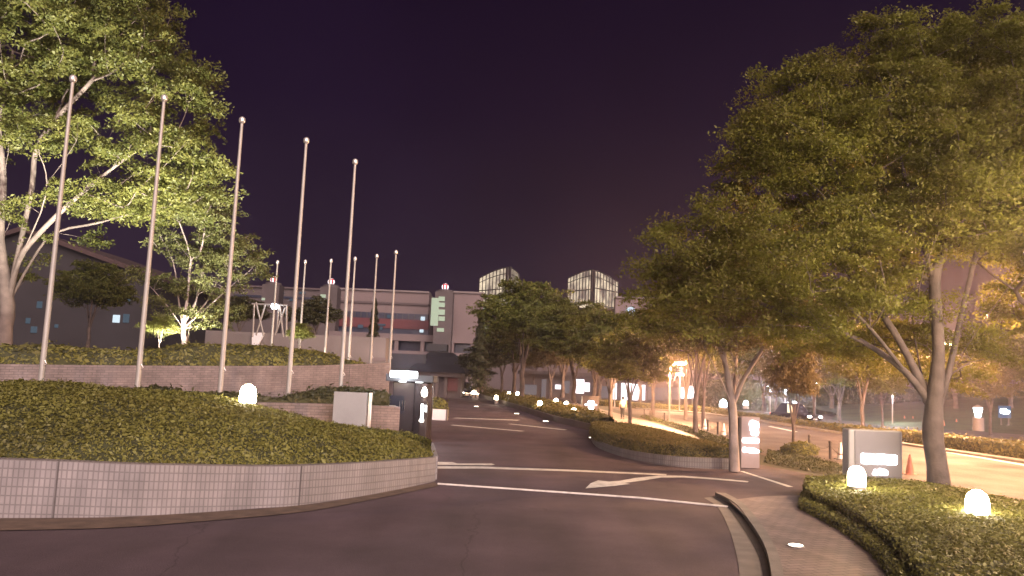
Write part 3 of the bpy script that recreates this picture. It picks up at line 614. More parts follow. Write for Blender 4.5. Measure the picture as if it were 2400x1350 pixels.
tree('multi_stem_tree', 'floodlit pale stemmed tree with spreading bare stems behind the hedge', P_(432, 830, 44),
     [P_(432, 830, 44), P_(432, 800, 44), P_(430, 770, 44)],
     [[P_(430, 770, 44), P_(395, 720, 43.6), P_(360, 680, 43.3), P_(322, 640, 43)], [P_(430, 770, 44), P_(418, 700, 44), P_(405, 610, 44), P_(372, 545, 44)],
      [P_(430, 770, 44), P_(440, 690, 43.6), P_(448, 610, 43.3), P_(420, 520, 43)], [P_(430, 770, 44), P_(465, 690, 44), P_(480, 600, 44), P_(470, 500, 44)],
      [P_(430, 770, 44), P_(490, 700, 44.5), P_(520, 630, 45), P_(570, 560, 45)], [P_(430, 770, 44), P_(475, 730, 43.5), P_(530, 680, 43), P_(590, 630, 42.6)],
      [P_(445, 820, 44.3), P_(446, 760, 44.6), P_(470, 660, 45), P_(500, 560, 45)]],
     [B(430, 470, 44, 120, 55, 2.8), B(520, 530, 44, 75, 60, 2.5), B(560, 610, 44, 70, 45, 2.2), B(470, 590, 44, 90, 35, 2.2), B(320, 645, 43, 28, 25, .8), B(420, 665, 43.3, 75, 18, 1.6), B(510, 660, 43.5, 65, 30, 1.6), B(385, 580, 44, 40, 40, 1.4), B(530, 730, 44, 45, 40, 1.2), B(385, 715, 43.4, 50, 30, 1.2), B(480, 735, 43.2, 55, 30, 1.2), B(370, 770, 43, 35, 25, 1)],
     165, 5, .16, M['barkpale'], M['leaflime'], per=190, padr=.7, lsize=.085, spacing=.48)
tree('shade_tree', 'largest dark olive tree overhanging the right of the street, trunk behind the stepped hedge', P_(2203, 1166, 22.6),
     [P_(2203, 1166, 22.6), P_(2196, 1090, 22.6), P_(2186, 1000, 22.6), P_(2176, 940, 22.6)],
     [[P_(2176, 940, 22.6), P_(2120, 870, 22.3), P_(2020, 800, 22), P_(1900, 750, 21.6), P_(1760, 700, 21), P_(1640, 640, 20.6)],
      [P_(2176, 940, 22.6), P_(2125, 830, 22.6), P_(2070, 740, 22.6), P_(1980, 620, 22.6), P_(1880, 480, 22.6), P_(1800, 340, 22.4)],
      [P_(2186, 980, 22.6), P_(2200, 820, 22.2), P_(2190, 660, 22), P_(2130, 450, 22), P_(2080, 220, 22)],
      [P_(2186, 1000, 22.6), P_(2235, 870, 22), P_(2300, 760, 21.5), P_(2390, 640, 21)],
      [P_(2176, 940, 22.6), P_(2140, 770, 23.6), P_(2150, 600, 24.5), P_(2200, 400, 25)],
      [P_(2186, 1000, 22.6), P_(2222, 880, 23), P_(2262, 700, 23.5), P_(2330, 450, 24)],
      [P_(2120, 870, 22.3), P_(2040, 770, 21.4), P_(1960, 690, 20.6), P_(1840, 600, 20)]],
     [B(2040, 330, 22.6, 280, 190, 3), B(2270, 260, 22.6, 220, 200, 3), B(1850, 380, 22.2, 160, 140, 2.4), B(1880, 230, 22.6, 120, 80, 2), B(2070, 120, 22.6, 100, 75, 2), B(2240, 110, 22.6, 170, 60, 2.4), B(1690, 540, 21.6, 130, 70, 1.9),
      B(1800, 600, 21, 200, 85, 2.4), B(1590, 590, 21.2, 75, 85, 1.4), B(2010, 560, 21.6, 230, 100, 2.6), B(2240, 480, 21.5, 200, 110, 2.6), B(1930, 700, 20.8, 150, 55, 1.8), B(2090, 690, 22.6, 130, 60, 1.8), B(1740, 680, 21, 140, 45, 1.5), B(2390, 400, 23, 150, 200, 2.5), B(1540, 660, 21.6, 55, 60, 1.1), B(2320, 830, 24, 70, 40, 1), B(1640, 690, 21.4, 110, 50, 1.3), B(2200, 780, 24, 90, 40, 1.2), B(2420, 250, 23.5, 160, 180, 2.5), B(1530, 740, 22, 45, 40, 1), B(1850, 770, 21, 90, 30, 1.1), B(2050, 800, 26, 150, 45, 1.5), B(2210, 870, 27, 110, 40, 1.5), B(1900, 800, 25, 120, 35, 1.4), B(1620, 760, 22, 80, 30, 1.2)],
     860, 7, .275, M['barkdark'], LD, per=460, padr=.74, lsize=.052, spacing=.36)
tree('shade_tree', 'tree standing beyond the right frame edge with one heavy bough reaching in', P_(2560, 1230, 24),
     [P_(2560, 1230, 24), P_(2545, 1000, 24), P_(2530, 850, 24)],
     [[P_(2530, 850, 24), P_(2450, 750, 24), P_(2380, 680, 24), P_(2290, 615, 24), P_(2220, 560, 24)], [P_(2530, 850, 24), P_(2560, 600, 24), P_(2500, 350, 24)], [P_(2530, 850, 24), P_(2680, 600, 24)]],
     [B(2440, 560, 24, 140, 90, 2), B(2480, 400, 24, 180, 200, 3), B(2430, 700, 26, 110, 60, 1.5), B(2440, 140, 25, 150, 120, 2.5), B(2350, 560, 24.6, 110, 60, 1.6), B(2700, 500, 24, 200, 170, 3), B(2360, 730, 26, 60, 50, 1.2)],
     460, 8, .3, M['barkdark'], LD, per=300, padr=.75, lsize=.065, spacing=.42)
tree('young_tree', 'slender thin leaved tree standing beside the lit pylon sign', P_(1721, 1104, 27.2),
     [P_(1721, 1104, 27.2), P_(1719, 1020, 27.2), P_(1716, 955, 27.3)],
     [[P_(1716, 955, 27.3), P_(1690, 890, 27.1), P_(1650, 810, 28), P_(1600, 720, 27.6)], [P_(1716, 955, 27.3), P_(1702, 860, 27.3), P_(1690, 760, 27.3), P_(1665, 660, 27.3)],
      [P_(1716, 955, 27.3), P_(1745, 885, 27.3), P_(1795, 805, 27.5), P_(1850, 730, 29)], [P_(1716, 955, 27.3), P_(1735, 860, 29), P_(1760, 750, 29.3), P_(1775, 650, 29.6)],
      [P_(1716, 955, 27.3), P_(1725, 850, 28), P_(1728, 740, 27.6), P_(1715, 640, 27.4)], [P_(1745, 885, 27.3), P_(1790, 830, 28.2), P_(1850, 780, 28), P_(1890, 720, 27.6)]],
     [B(1650, 700, 27.3, 90, 70, 1.8), B(1780, 700, 27.3, 105, 75, 1.9), B(1720, 640, 27.3, 120, 50, 1.8), B(1860, 730, 27.3, 55, 40, 1.2), B(1710, 780, 27.3, 120, 40, 1.5)],
     250, 9, .15, M['barkpale'], LB, per=150, padr=.62, lsize=.055, spacing=.42)

def proto(name, label, seed, leaf, bark, h=9., wd=3.6, fork=1.7, npads=170, per=200, group='avenue trees', padr=.85, lsize=.12):
    rng = random.Random(seed); b = (0, 0, 0)
    limbs = []
    for k in range(6):
        a = k * 1.05 + rng.uniform(-.3, .3); r = wd * rng.uniform(.25, .5)
        limbs.append([(0, 0, fork), (r * .4 * math.cos(a), r * .4 * math.sin(a), fork + (h - fork) * .28), (r * 1.2 * math.cos(a), r * 1.2 * math.sin(a), fork + (h - fork) * .6)])
    bl = [(0, 0, h * .72, wd * .8, wd * .8, h * .2), (wd * .45, .3, h * .6, wd * .6, wd * .6, h * .15), (-wd * .45, -.3, h * .62, wd * .6, wd * .6, h * .15), (.2, -wd * .45, h * .6, wd * .6, wd * .5, h * .13), (0, wd * .4, h * .6, wd * .6, wd * .5, h * .14), (0, 0, h * .86, wd * .45, wd * .45, h * .1)]
    return tree(name, label, b, [(0, 0, -.1), (.05, 0, fork * .5), (0, .03, fork)], limbs, bl, npads, seed, .155, bark, leaf, per, padr, lsize, .5, group=group)
PG = proto('avenue_tree', 'x', 101, M['leafgreen'], M['barkdark']); PO = proto('avenue_tree', 'x', 102, LD, M['barkdark'], wd=3.4, fork=1.9); PB = proto('avenue_tree', 'x', 103, LB, M['barkdark'], wd=3., npads=110, per=120, fork=1.8)
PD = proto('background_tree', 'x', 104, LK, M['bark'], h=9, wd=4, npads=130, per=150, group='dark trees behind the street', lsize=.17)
used = set()
def place(pr, label, x, y, d, top, wpx, rz=0, group=None):
    o = pr if pr.name not in used else copy_tree(pr); used.add(pr.name); used.add(o.name)
    p = at(x, y, d); q = at(x, top, d); s = (q[2] - p[2]) / 9.; sx = wpx * d / F / 7.6
    o.location = [float(c) for c in p]; o.scale = (sx, sx, s); o.rotation_euler = (0, 0, rz); o['label'] = label
    if group: o['group'] = group
    return o
AV = 'avenue trees along the footpath'
for a in [
    (PO, 'avenue tree with a Y shaped trunk just left of the bollard row', 1475, 997, 54, 765, 210, .3),
    (PG, 'avenue tree directly right of the small box sign', 1430, 981, 63, 715, 230, 1.2),
    (PO, 'thick trunked avenue tree standing behind the island hedge', 1630, 1017, 48, 600, 260, 2.2),
    (PG, 'green topped avenue tree hiding the gap between the two glass lanterns', 1222, 925, 84, 640, 260, .6),
    (PG, 'avenue tree in front of the second glass lantern, behind the globe lamps', 1345, 942, 76, 690, 240, 3.),
    (PO, 'avenue tree between the globe lamp row and the box sign', 1392, 955, 72, 715, 210, 4.1),
    (PB, 'thin avenue tree left of the twin headed street lamp', 1530, 975, 68, 700, 200, 1.9),
    (PB, 'bare looking avenue tree right beside the twin headed street lamp pole', 1606, 992, 66, 670, 190, 5.),
    (PO, 'slim avenue tree just behind the thick trunked one', 1648, 1008, 54, 640, 190, 3.6),
    (PB, 'avenue tree with autumn leaves behind the far globe lamps', 1290, 930, 92, 770, 150, 2.6),
    (PO, 'far avenue tree beside the dark conifer', 1175, 920, 108, 760, 150, .2),
    (PB, 'farthest thin avenue tree of the row', 1250, 922, 112, 790, 120, 1.),
    (PB, 'thin tree rising from the round shrub', 1860, 1062, 37, 770, 170, 2.),
    (PO, 'tree lit bright yellow by the lamp at its foot beyond the block sign', 2022, 1008, 55, 740, 210, 1.4),
    (PB, 'pale branched tree just right of the parked taxi', 1908, 988, 72, 790, 150, .9),
    (PO, 'low spreading tree between the taxi and the yellow lit tree', 1968, 988, 78, 800, 190, 3.3),
    (PB, 'tree with bluish lit stem left of the parked taxi', 1818, 975, 86, 800, 130, 4.4),
    (PO, 'tree by the red cones and white park lamp', 2068, 1000, 66, 830, 120, .1),
    (PB, 'tree standing next to the white lantern bollard', 2322, 1018, 62, 830, 160, 2.9),
    (PO, 'tree right of the blue lit sign on the slope', 2420, 1010, 66, 760, 220, 5.1),
    (PG, 'far avenue tree filling the gap right of the conifer', 1205, 918, 98, 720, 190, 2.2),
    (PO, 'far avenue tree behind the globe lamps, below the second glass lantern', 1318, 930, 98, 745, 210, .9),
    (PG, 'far avenue tree behind the box sign', 1405, 936, 100, 765, 200, 3.9),
    (PO, 'far avenue tree in front of the brightest pavilion windows', 1500, 945, 96, 770, 190, 5.5),
    (PG, 'far avenue tree just left of the farther sodium lamp', 1570, 950, 100, 765, 190, 1.5),
    (PO, 'far street tree behind the slender tree by the pylon', 1720, 960, 92, 770, 230, 4.6),
    (PG, 'far street tree above the parked taxi', 1790, 962, 96, 775, 220, .5),
]: place(*a, group=AV)
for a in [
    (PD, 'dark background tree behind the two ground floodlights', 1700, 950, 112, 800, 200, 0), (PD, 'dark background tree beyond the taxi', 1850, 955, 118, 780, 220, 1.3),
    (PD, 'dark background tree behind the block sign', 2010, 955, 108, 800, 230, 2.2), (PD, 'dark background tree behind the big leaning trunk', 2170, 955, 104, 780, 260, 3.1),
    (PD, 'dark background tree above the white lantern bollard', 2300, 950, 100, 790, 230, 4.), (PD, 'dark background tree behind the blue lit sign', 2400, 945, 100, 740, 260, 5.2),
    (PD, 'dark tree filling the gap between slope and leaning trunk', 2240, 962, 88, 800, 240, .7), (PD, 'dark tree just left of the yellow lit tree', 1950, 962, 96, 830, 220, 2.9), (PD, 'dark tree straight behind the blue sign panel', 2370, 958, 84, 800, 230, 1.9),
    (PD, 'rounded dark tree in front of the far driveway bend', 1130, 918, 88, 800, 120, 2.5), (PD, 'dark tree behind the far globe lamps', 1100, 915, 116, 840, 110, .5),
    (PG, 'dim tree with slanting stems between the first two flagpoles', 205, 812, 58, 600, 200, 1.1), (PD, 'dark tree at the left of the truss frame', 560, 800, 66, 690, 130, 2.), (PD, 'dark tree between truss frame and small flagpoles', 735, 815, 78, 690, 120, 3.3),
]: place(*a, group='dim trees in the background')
ps = PG
for lab, x, y, d, tp, wd_, rz in [('small floodlit bush tree at the foot of the pale stemmed tree', 372, 822, 42, 735, 90, .4), ('small floodlit bush tree at the foot of a short flagpole', 700, 830, 46, 752, 70, 1.7)]:
    place(ps, lab, x, y, d, tp, wd_, rz, 'small floodlit trees on the terrace')
def conifer(label, x, y, d, top, wpx, seed):
    p = at(x, y, d); q = at(x, top, d); h = q[2] - p[2]; rw = wpx * d / F / 2; rng = np.random.default_rng(seed)
    t = thing('conifer', label, 'conifer', p, 0, 'dark conifers by the building')
    MB().tube([(0, 0, -.3), (0, 0, h * .5), (0, 0, h * .96)], [.16, .1, .02], 7).build('trunk', M['bark'], t)
    n = 5200; tt = rng.random(n) ** .8; a = rng.uniform(0, 6.283, n); lay = .75 + .35 * np.sin(tt * 42 + a * 2)
    r = rw * (1 - tt) ** .8 * lay * rng.uniform(.35, 1.05, n) + .05
    C = np.column_stack([np.cos(a) * r, np.sin(a) * r, h * (.04 + .96 * tt) - r * .25]); N = np.column_stack([np.cos(a) * .6, np.sin(a) * .6, np.full(n, .8)]) + rng.normal(size=(n, 3)) * .4
    L = .17 * rng.uniform(.6, 1.3, n); link('crown', quadmesh('crown', leafquads(C, N, L, L * .45, rng)), LK, t)
conifer('tall dark conifer rising left of the first glass lantern', 1120, 915, 82, 735, 66, 1)
conifer('narrow dark conifer in front of the red banded facade', 872, 830, 110, 700, 40, 2)
# ================================================================== FLAGPOLES
def flagpole(label, x, yb, d, top, r, group, zb):
    p = at(x, yb, d); q = at(x, top, d); h = q[2] - zb
    t = thing('flagpole', label, 'flagpole', (p[0], p[1], zb), 0, group)
    MB().tube([(0, 0, 0), (0, 0, h * .3), (0, 0, h * .7), (0, 0, h - .05)], [r * 1.25, r * 1.15, r * .9, r * .72], 14).build('pole', M['pole'], t)
    MB().lathe([(r * .9, h - .12), (r * 1.5, h - .08), (r * 1.65, h), (r * 1.5, h + .08), (r * .8, h + .13), (.01, h + .15)], 14).build('finial', M['poletop'], t)
    MB().lathe([(r * 2.2, 0), (r * 2.2, .05), (r * 1.4, .09)], 14).build('base_flange', M['pole'], t)
    c = MB(); c.tube([(r * 1.35, -r, 1.15), (r * 2.4, -r * 1.2, 1.18), (r * 1.35, -r * 1.2, 1.3)], .012, 6); c.build('rope_cleat', M['poletop'], t)
    return t
G5 = 'tall flagpoles in front of the brick wall'; G6 = 'short flagpoles on the terrace behind the wall'
for lab, xb, xt, yt, d in [('leftmost of the five tall flagpoles, against the big floodlit tree', 92, 170, 182, 26.3), ('second tall flagpole from the left, beside the pale stemmed tree', 320, 384, 228, 27.8), ('middle tall flagpole of the five, left of the hedge globe lamp', 515, 564, 280, 29.6), ('fourth tall flagpole, just right of the hedge globe lamp', 675, 714, 328, 31.9), ('rightmost tall flagpole, behind the blank metal sign', 797, 832, 378, 35)]:
    zt = at(xt, yt, d); flagpole(lab, xt + (xb - xt) * .98, 915, d, yt, .075, G5, 1.45)
for lab, xb, xt, yt, d in [('leftmost short flagpole beside the white floodlight', 633, 645, 614, 51.3), ('second short flagpole from the left', 699, 711, 613, 50.4), ('third short flagpole, next to the red emblem tower', 760, 773, 611, 49.5), ('fourth short flagpole, right behind a tall flagpole', 817, 830, 606, 48.1), ('fifth short flagpole, against the red banded facade', 868, 883, 600, 46.4), ('rightmost short flagpole at the end of the brick wall', 913, 928, 591, 44.8)]:
    flagpole(lab, xb, 850, d, yt, .065, G6, 2.45)

# ================================================================== LAMPS
def globe_lamp(label, x, yb, d, dia, m='globe', group='globe lamps on hedges', power=0):
    p = at(x, yb, d); r = dia / 2
    t = thing('globe_lamp', label, 'lamp', p, 0, group)
    MB().lathe([(r * .9, -.02), (r * 1.02, .02), (r * 1.03, r * 1.0), (r * .97, r * 1.4), (r * .78, r * 1.85), (r * .42, r * 2.15), (.01, r * 2.25)], 24).build('glass_globe', M[m], t)
    MB().lathe([(r * 1.06, -.5), (r * 1.06, -.03), (r * .85, -.022)], 20).build('base_collar', M['lampmetal'], t)
    return t
globe_lamp('glowing globe lamp on the crest of the big clipped hedge', 580, 942, 20.6, .40)
globe_lamp('glowing globe lamp in front of the block sign', 2008, 1136, 19.6, .40)
globe_lamp('glowing dome lamp nearest the camera on the stepped hedge', 2291, 1204, 16.4, .42)
for lab, x, yb, d in [('globe lamp beside the lit box sign', 1345, 971, 56), ('globe lamp second from the box sign, at the back of the hedge', 1327, 953, 66), ('globe lamp third from the box sign, at the back of the hedge', 1303, 945, 72), ('globe lamp alone in the middle of the front hedge edge', 1265, 951, 66), ('small distant globe lamp, right one of a close pair', 1213, 927, 92), ('small distant globe lamp, left one of a close pair', 1193, 926, 100), ('globe lamp at the front of the far hedge', 1163, 936, 84), ('twin looking bright globe lamp at the driveway bend', 1118, 924, 100), ('bright globe lamp touching the one at the bend', 1110, 923, 104)]:
    globe_lamp(lab, x, yb, d, .38, 'globef')
def ground_light(label, x, y, z, r):
    p = gr(x, y, z); t = thing('ground_light', label, 'ground light', p, 0, 'lights set in the pavement')
    MB().lathe([(r, .004), (r, .02), (r * .82, .024)], 24).build('rim', M['lampmetal'], t)
    MB().lathe([(r * .8, .0245), (r * .75, .032), (.01, .036)], 24).build('lens', M['spot'], t)
ground_light('round light set flush in the near brick pavement', 1865, 1281, .1, .15)
for lab, x, y in [('round ground light at the corner of the hedge island', 1388, 1027), ('right one of three ground lights along the grey kerb wall', 1279, 988), ('middle one of three ground lights along the grey kerb wall', 1211, 970), ('farthest of three ground lights along the grey kerb wall', 1116, 953)]:
    p = gr(x, y, 0); ground_light(lab, x, y, .012, .13 + p[1] * .0018)
SOD = (1, .53, .25)
def street_lamp(label, x, yb, d, heads, yh, power, m='sodium', col=SOD, group='street lamps', hl=.5, zb=0, thin=.06):
    p = at(x, yb, d); p = np.array([p[0], p[1], zb]); zt = at(x, yh, d)[2] - zb
    t = thing('street_lamp', label, 'street lamp', p, 0, group)
    MB().tube([(0, 0, 0), (0, 0, .5), (0, 0, zt - .1), (0, 0, zt + .05)], [thin * 1.6, thin * 1.2, thin * .8, thin * .7], 10).build('pole', M['lampmetal'], t)
    for hx in heads:
        X = at(hx, yh, d)[0] - p[0]; s = 1 if X > 0 else -1
        a = MB(); a.tube([(0, 0, zt - .25), (X * .5, 0, zt), (X - s * hl * .5, 0, zt + .06)], [.035, .03, .03], 8).build('arm', M['lampmetal'], t)
        hd = MB(); hd.prism([(-hl * .5, .0), (-hl * .5, .1), (-hl * .1, .17), (hl * .5, .11), (hl * .5, 0)], -.13, .13, 'y'); hb = hd.build('lamp_head', M['lampmetal'], t, loc=(X, 0, zt + .02))
        MB().lathe([(.02, -.14), (hl * .3, -.1), (hl * .44, -.02), (hl * .44, -.004)], 16).build('lens', M[m], hb)
        if power: lamp(t, (X, 0, zt - .3), power, col, .2)
    return t
street_lamp('sodium street lamp glowing through the big leaning tree', 2202, 1046, 45, [2212], 806, 10000 * LK_, hl=1.0)
street_lamp('twin headed sodium street lamp among the avenue trees', 1568, 992, 60, [1545, 1596], 851, 4200 * LK_, hl=1.0)
street_lamp('farther sodium lamp just below the twin headed one', 1592, 962, 86, [1595], 877, 6000 * LK_, hl=1.2)
street_lamp('sodium street lamp past the right frame edge', 2500, 1130, 30, [2430], 640, 13000 * LK_, hl=.8)
street_lamp('small street lamp half hidden over the middle trees', 1622, 955, 100, [1628], 806, 9000 * LK_, hl=.6)
street_lamp('small street lamp over the box sign trees', 1440, 950, 92, [1444], 826, 6000 * LK_, hl=.6)
street_lamp('added street lamp, unseen past the right frame edge, closest to the brick pavement', 2760, 1290, 16, [2680], 560, 6000 * LN_, col=(1, .72, .42), hl=.8)  # unseen lamp added to light the pavement and the big right tree
WH = (.85, .93, 1)
for lab, x, yb, d, y_, pw in [('white park lamp at the right of the yellow lit tree', 2092, 990, 74, 918, 900), ('pair of white park lamps left of the taxi', 1805, 962, 98, 904, 500), ('white park lamp above the taxi', 1840, 975, 78, 914, 1500), ('white park lamp in the tree right of the taxi', 1911, 970, 92, 898, 0), ('left white park lamp on the slope', 2300, 985, 95, 912, 0), ('right white park lamp on the slope', 2328, 985, 95, 912, 0)]:
    street_lamp(lab, x, yb, d, [x - 7, x + 7] if 'pair' in lab else [x + 4], y_, pw, 'led', WH, 'white park lamps', .45, at(x, yb, d)[2] if False else 0, .045)
for lab, x, y, d, r in [('bright white floodlight on the ground left of the slender tree', 1695, 953, 92, .42), ('smaller white floodlight on the ground right of the slender tree', 1748, 950, 98, .3)]:
    p = at(x, y, d); t = thing('flood_light', lab, 'floodlight', p, 0, 'white floodlights behind the street hedge')
    MB().lathe([(r, 0), (r, r * .9), (r * .8, r * 1.5), (r * .4, r * 1.9), (.01, r * 2)], 18).build('lens', M['led'], t); MB().lathe([(r * 1.1, -.4), (r * 1.1, -.02)], 14).build('housing', M['lampmetal'], t)
# lantern bollard and the blue sign on the slope
p = at(2293, 1010, 58); t = thing('lantern_bollard', 'white glowing lantern on a stone bollard at the foot of the slope', 'lantern', p)
k = 58 / F
MB().lathe([(12 * k, 0), (12 * k, 30 * k)], 12).build('post', M['concrete'], t); MB().lathe([(5 * k, 31 * k), (9.5 * k, 52 * k), (9.5 * k, 53 * k)], 12).build('lantern_glass', M['led'], t); MB().lathe([(11 * k, 53.5 * k), (11 * k, 55 * k), (2 * k, 60 * k)], 12).build('lantern_cap', M['lampmetal'], t)
p = at(2355, 990, 60); k = 60 / F; t = thing('lit_sign', 'small blue glowing sign board on two legs on the slope', 'sign', p, .1)
MB().box((0, 0, 24 * k), (29 * k, .12, 28 * k)).build('panel', M['bluesign'], t)
for s in (-1, 1): MB().box((s * 9 * k, 0, 2 * k), (.08, .08, 15 * k)).build('leg', M['iron'], t)
b = MB()
for i, (dx, dz, w_, h_) in enumerate([(-7, 26, 10, 10), (-1, 25, 8, 12), (5, 24, 7, 8), (9, 25, 4, 5)]): b.box((dx * k, -.072 - .002 * i, dz * k), (w_ * k, .012, h_ * k))
b.build('lettering', M['led'], t, bevel=.03)
# floodlights for the left trees (behind the hedge)
for lab, x, y, d, aim, pw, sp in [('ground floodlight under the huge left tree', 60, 835, 27.6, at(110, 200, 38), 30000, 62), ('ground floodlight between the two left trees', 255, 835, 29.2, at(310, 290, 38), 30000, 62), ('ground floodlight under the pale stemmed tree', 440, 835, 31.2, at(490, 430, 43), 18000, 44), ('ground floodlight left of the huge tree', -120, 840, 26, at(-60, 250, 40), 10000, 64), ('ground floodlight at the foot of the pale stemmed tree', 405, 835, 41.4, at(440, 600, 44), 4200, 100), ('ground floodlight by the short flagpoles', 640, 838, 43, at(700, 760, 47), 1800, 90)]:
    p = at(x, y, d); p = np.array([p[0], p[1], 1.7 if d < 35 else 3.0]); t = thing('flood_light', lab, 'floodlight', p, 0, 'floodlights hidden among the shrubs')
    MB().box((0, 0, -.15), (.34, .26, .22)).build('housing', M['iron'], t, bevel=.02); MB().box((0, 0, -.3), (.08, .08, .5)).build('stake', M['iron'], t); MB().box((0, 0, -.03), (.28, .2, .01)).build('lens', M['dimlens'], t)
    lamp(t, (0, 0, .08), pw * LW_, (1, .93, .78), .12, sp, np.array(aim) - p)

# ================================================================== SIGNS
def blobs(mb, shapes, y, k):
    for i, (cx_, cz, w_, h_) in enumerate(shapes):
        r = min(w_, h_) * .42; P = []
        for (sx, sz, a0) in ((1, 1, 0), (-1, 1, 90), (-1, -1, 180), (1, -1, 270)):
            for a in (0, 30, 60, 90): P.append(((cx_ + sx * (w_ / 2 - r) + r * math.cos(R(a0 + a))) * k, (cz + sz * (h_ / 2 - r) + r * math.sin(R(a0 + a))) * k))
        mb.prism(P, y - .02 - .0015 * (i % 7), y, 'y')
    return mb
# block sign
d = 23.6; k = d / F; p = at(2054, 1140, d); t = thing('block_sign', 'grey block sign with two glowing lines of lettering on the stepped hedge', 'sign', (p[0], p[1], 0), -.02)
z0 = p[2]
MB().box((0, .28, z0 + 72 * k), (125 * k, .5, 111 * k)).build('body', M['greymetal'], t, bevel=.05)
MB().box((5 * k, .02, z0 + 73 * k), (106 * k, .03, 104 * k)).build('face_panel', M['signface'], t, bevel=.008)
MB().box((0, .28, z0 * .5 + 8 * k), (122 * k, .48, z0 + 16 * k)).build('plinth', M['signbase'], t)
b = MB(); xs = np.linspace(-32, 41, 10)
blobs(b, [(x + 2, 73 + random.Random(i).uniform(-.6, .6), 9.4, 24 + random.Random(i + 5).uniform(-2, 1.5)) for i, x in enumerate(xs)], .003, k).build('upper_lettering', M['letter'], t)
b = MB(); blobs(b, [(-1, 43.5, 11, 13), (9, 45, 10, 15), (18, 44, 9, 14), (-3, 39.5, 12, 6), (23, 43, 6, 11)], .003, k).build('lower_lettering', M['letter'], t)
# pylon sign
d = 27.6; k = d / F; p = gr(1756, 1099, 0); d = p[1]; k = d / F; t = thing('pylon_sign', 'upright pinkish pylon sign with glowing lettering beside the slender tree', 'sign', p, .03)
MB().box((3 * k, .12, 60 * k), (43 * k, .2, 117 * k)).build('body', M['pylon'], t, bevel=.012); MB().box((-21.5 * k, .12, 58 * k), (5 * k, .24, 116 * k)).build('side_post', M['iron'], t)
b = MB(); blobs(b, [(8, 102, 17, 18), (13, 99, 18, 20), (9, 92, 16, 14), (14, 84, 15, 16), (10, 81, 12, 9)], .017, k).build('logo_lettering', M['letter'], t)
b = MB(); blobs(b, [(x, 64.5, 9, 11) for x in (-12, -6, 0, 6, 12, 18)], .017, k).build('upper_line', M['letter'], t)
b = MB(); blobs(b, [(-11, 43, 10, 11.5), (-5, 43, 9, 8), (1, 42.5, 9, 11.5), (7, 42, 9, 11), (12, 42, 9, 10), (18, 40.5, 10, 6.5)], .017, k).build('lower_line', M['letter'], t)
# box sign at the strip end
d = 60; k = d / F; p = gr(1384, 968, .3); d = p[1]; k = d / F; t = thing('box_sign', 'small dark box sign with white glowing lettering at the hedge end', 'sign', p, .05)
MB().box((0, .2, 20 * k), (38 * k, .4, 39 * k)).build('body', M['darkwall'], t, bevel=.03); MB().box((-20.2 * k, .2, 19 * k), (2 * k, .38, 37 * k)).build('edge_trim', M['greymetal'], t)
b = MB(); blobs(b, [(-3, 24, 9, 9), (4, 24, 9, 9), (-8, 19, 12, 3), (8, 19, 12, 3), (0, 18.5, 14, 6), (-2, 12, 8, 8), (4, 12, 7, 8)], -.003, k).build('lettering', M['letter'], t)
# blank metal sign on the left
d = 28.6; k = d / F; p = at(823, 1000, d); t = thing('metal_sign', 'blank pale metal sign board in front of the low brick wall', 'sign', (p[0], p[1], 0), -.06)
z1 = p[2]; MB().box((-5 * k, 0, z1 + 39 * k), (78 * k, .16, 80 * k)).build('panel', M['greymetal'], t, bevel=.015); MB().box((41 * k, .02, z1 + 39 * k), (5 * k, .2, 81 * k)).build('edge_post', M['poletop'], t); MB().box((-5 * k, .02, z1 * .5), (70 * k, .12, z1)).build('footing', M['concrete'], t)

# ================================================================== GATE BOOTH
d = 34.5; k = d / F; p = gr(958, 1032, 0); p = np.array([at(955, 1030, d)[0], d, 0.]); t = thing('gate_booth', 'dark polished gate booth under a glowing canopy beside the driveway', 'booth', p)
zz = lambda y, x=955: at(x, y, d)[2]
hB = zz(896)
MB().box((-.0, .7, hB / 2), (1.5, 1.3, hB)).build('body', M['booth'], t, bevel=.03)
MB().lathe([(.42, 0), (.42, hB - .02)], 28, (.58, -.05, 0)).build('rounded_column', M['booth'], t)
MB().box((-.55, .038, hB - .95), (.62, .02, .75)).build('window', M['glass'], t)
for i, x in enumerate((-.42, -.3, -.2)): MB().box((x, .018, hB - 1.0), (.03, .02, .42)).build('window_bar', M['chrome'], t)
MB().box((.02, .5, hB + .18), (2.0, 2.2, .3)).build('canopy', M['roofblack'], t, bevel=.03)
MB().box((-.22, -.65, zz(876) - .03), (1.15, .12, .28)).build('light_strip', M['tubewhite'], t, bevel=.05); MB().box((.52, -.5, zz(885) - .03), (.5, .12, .2)).build('light_strip', M['tubewhite'], t, bevel=.05)
MB().lathe([(.12, hB + .012), (.16, hB + .02), (.16, hB + .029)], 14, (-.3, -.3, 0)).build('reflection_disc', M['tubewhite'], t); MB().lathe([(.12, hB + .012), (.16, hB + .02), (.16, hB + .029)], 14, (.4, -.3, 0)).build('reflection_disc', M['tubewhite'], t)  # glowing discs put in for two reflections below the canopy
lamp(t, (-.2, -1.0, hB + .3), 120, (.9, .95, 1), .3)
d = 33.2; k = d / F; p = at(990, 1010, d); t = thing('ticket_machine', 'slim gate machine with white lit strips beside the booth', 'gate machine', (p[0], p[1], 0)); zq = lambda y: at(990, y, d)[2]
MB().box((0, .1, zq(940) / 2), (.3, .3, zq(940))).build('body', M['booth'], t, bevel=.03)
MB().box((-.05, -.06, zq(965)), (.1, .02, zq(946) - zq(982))).build('lit_panel', M['tubewhite'], t); MB().box((.1, -.06, zq(957)), (.06, .02, .26)).build('lit_panel', M['tubewhite'], t)
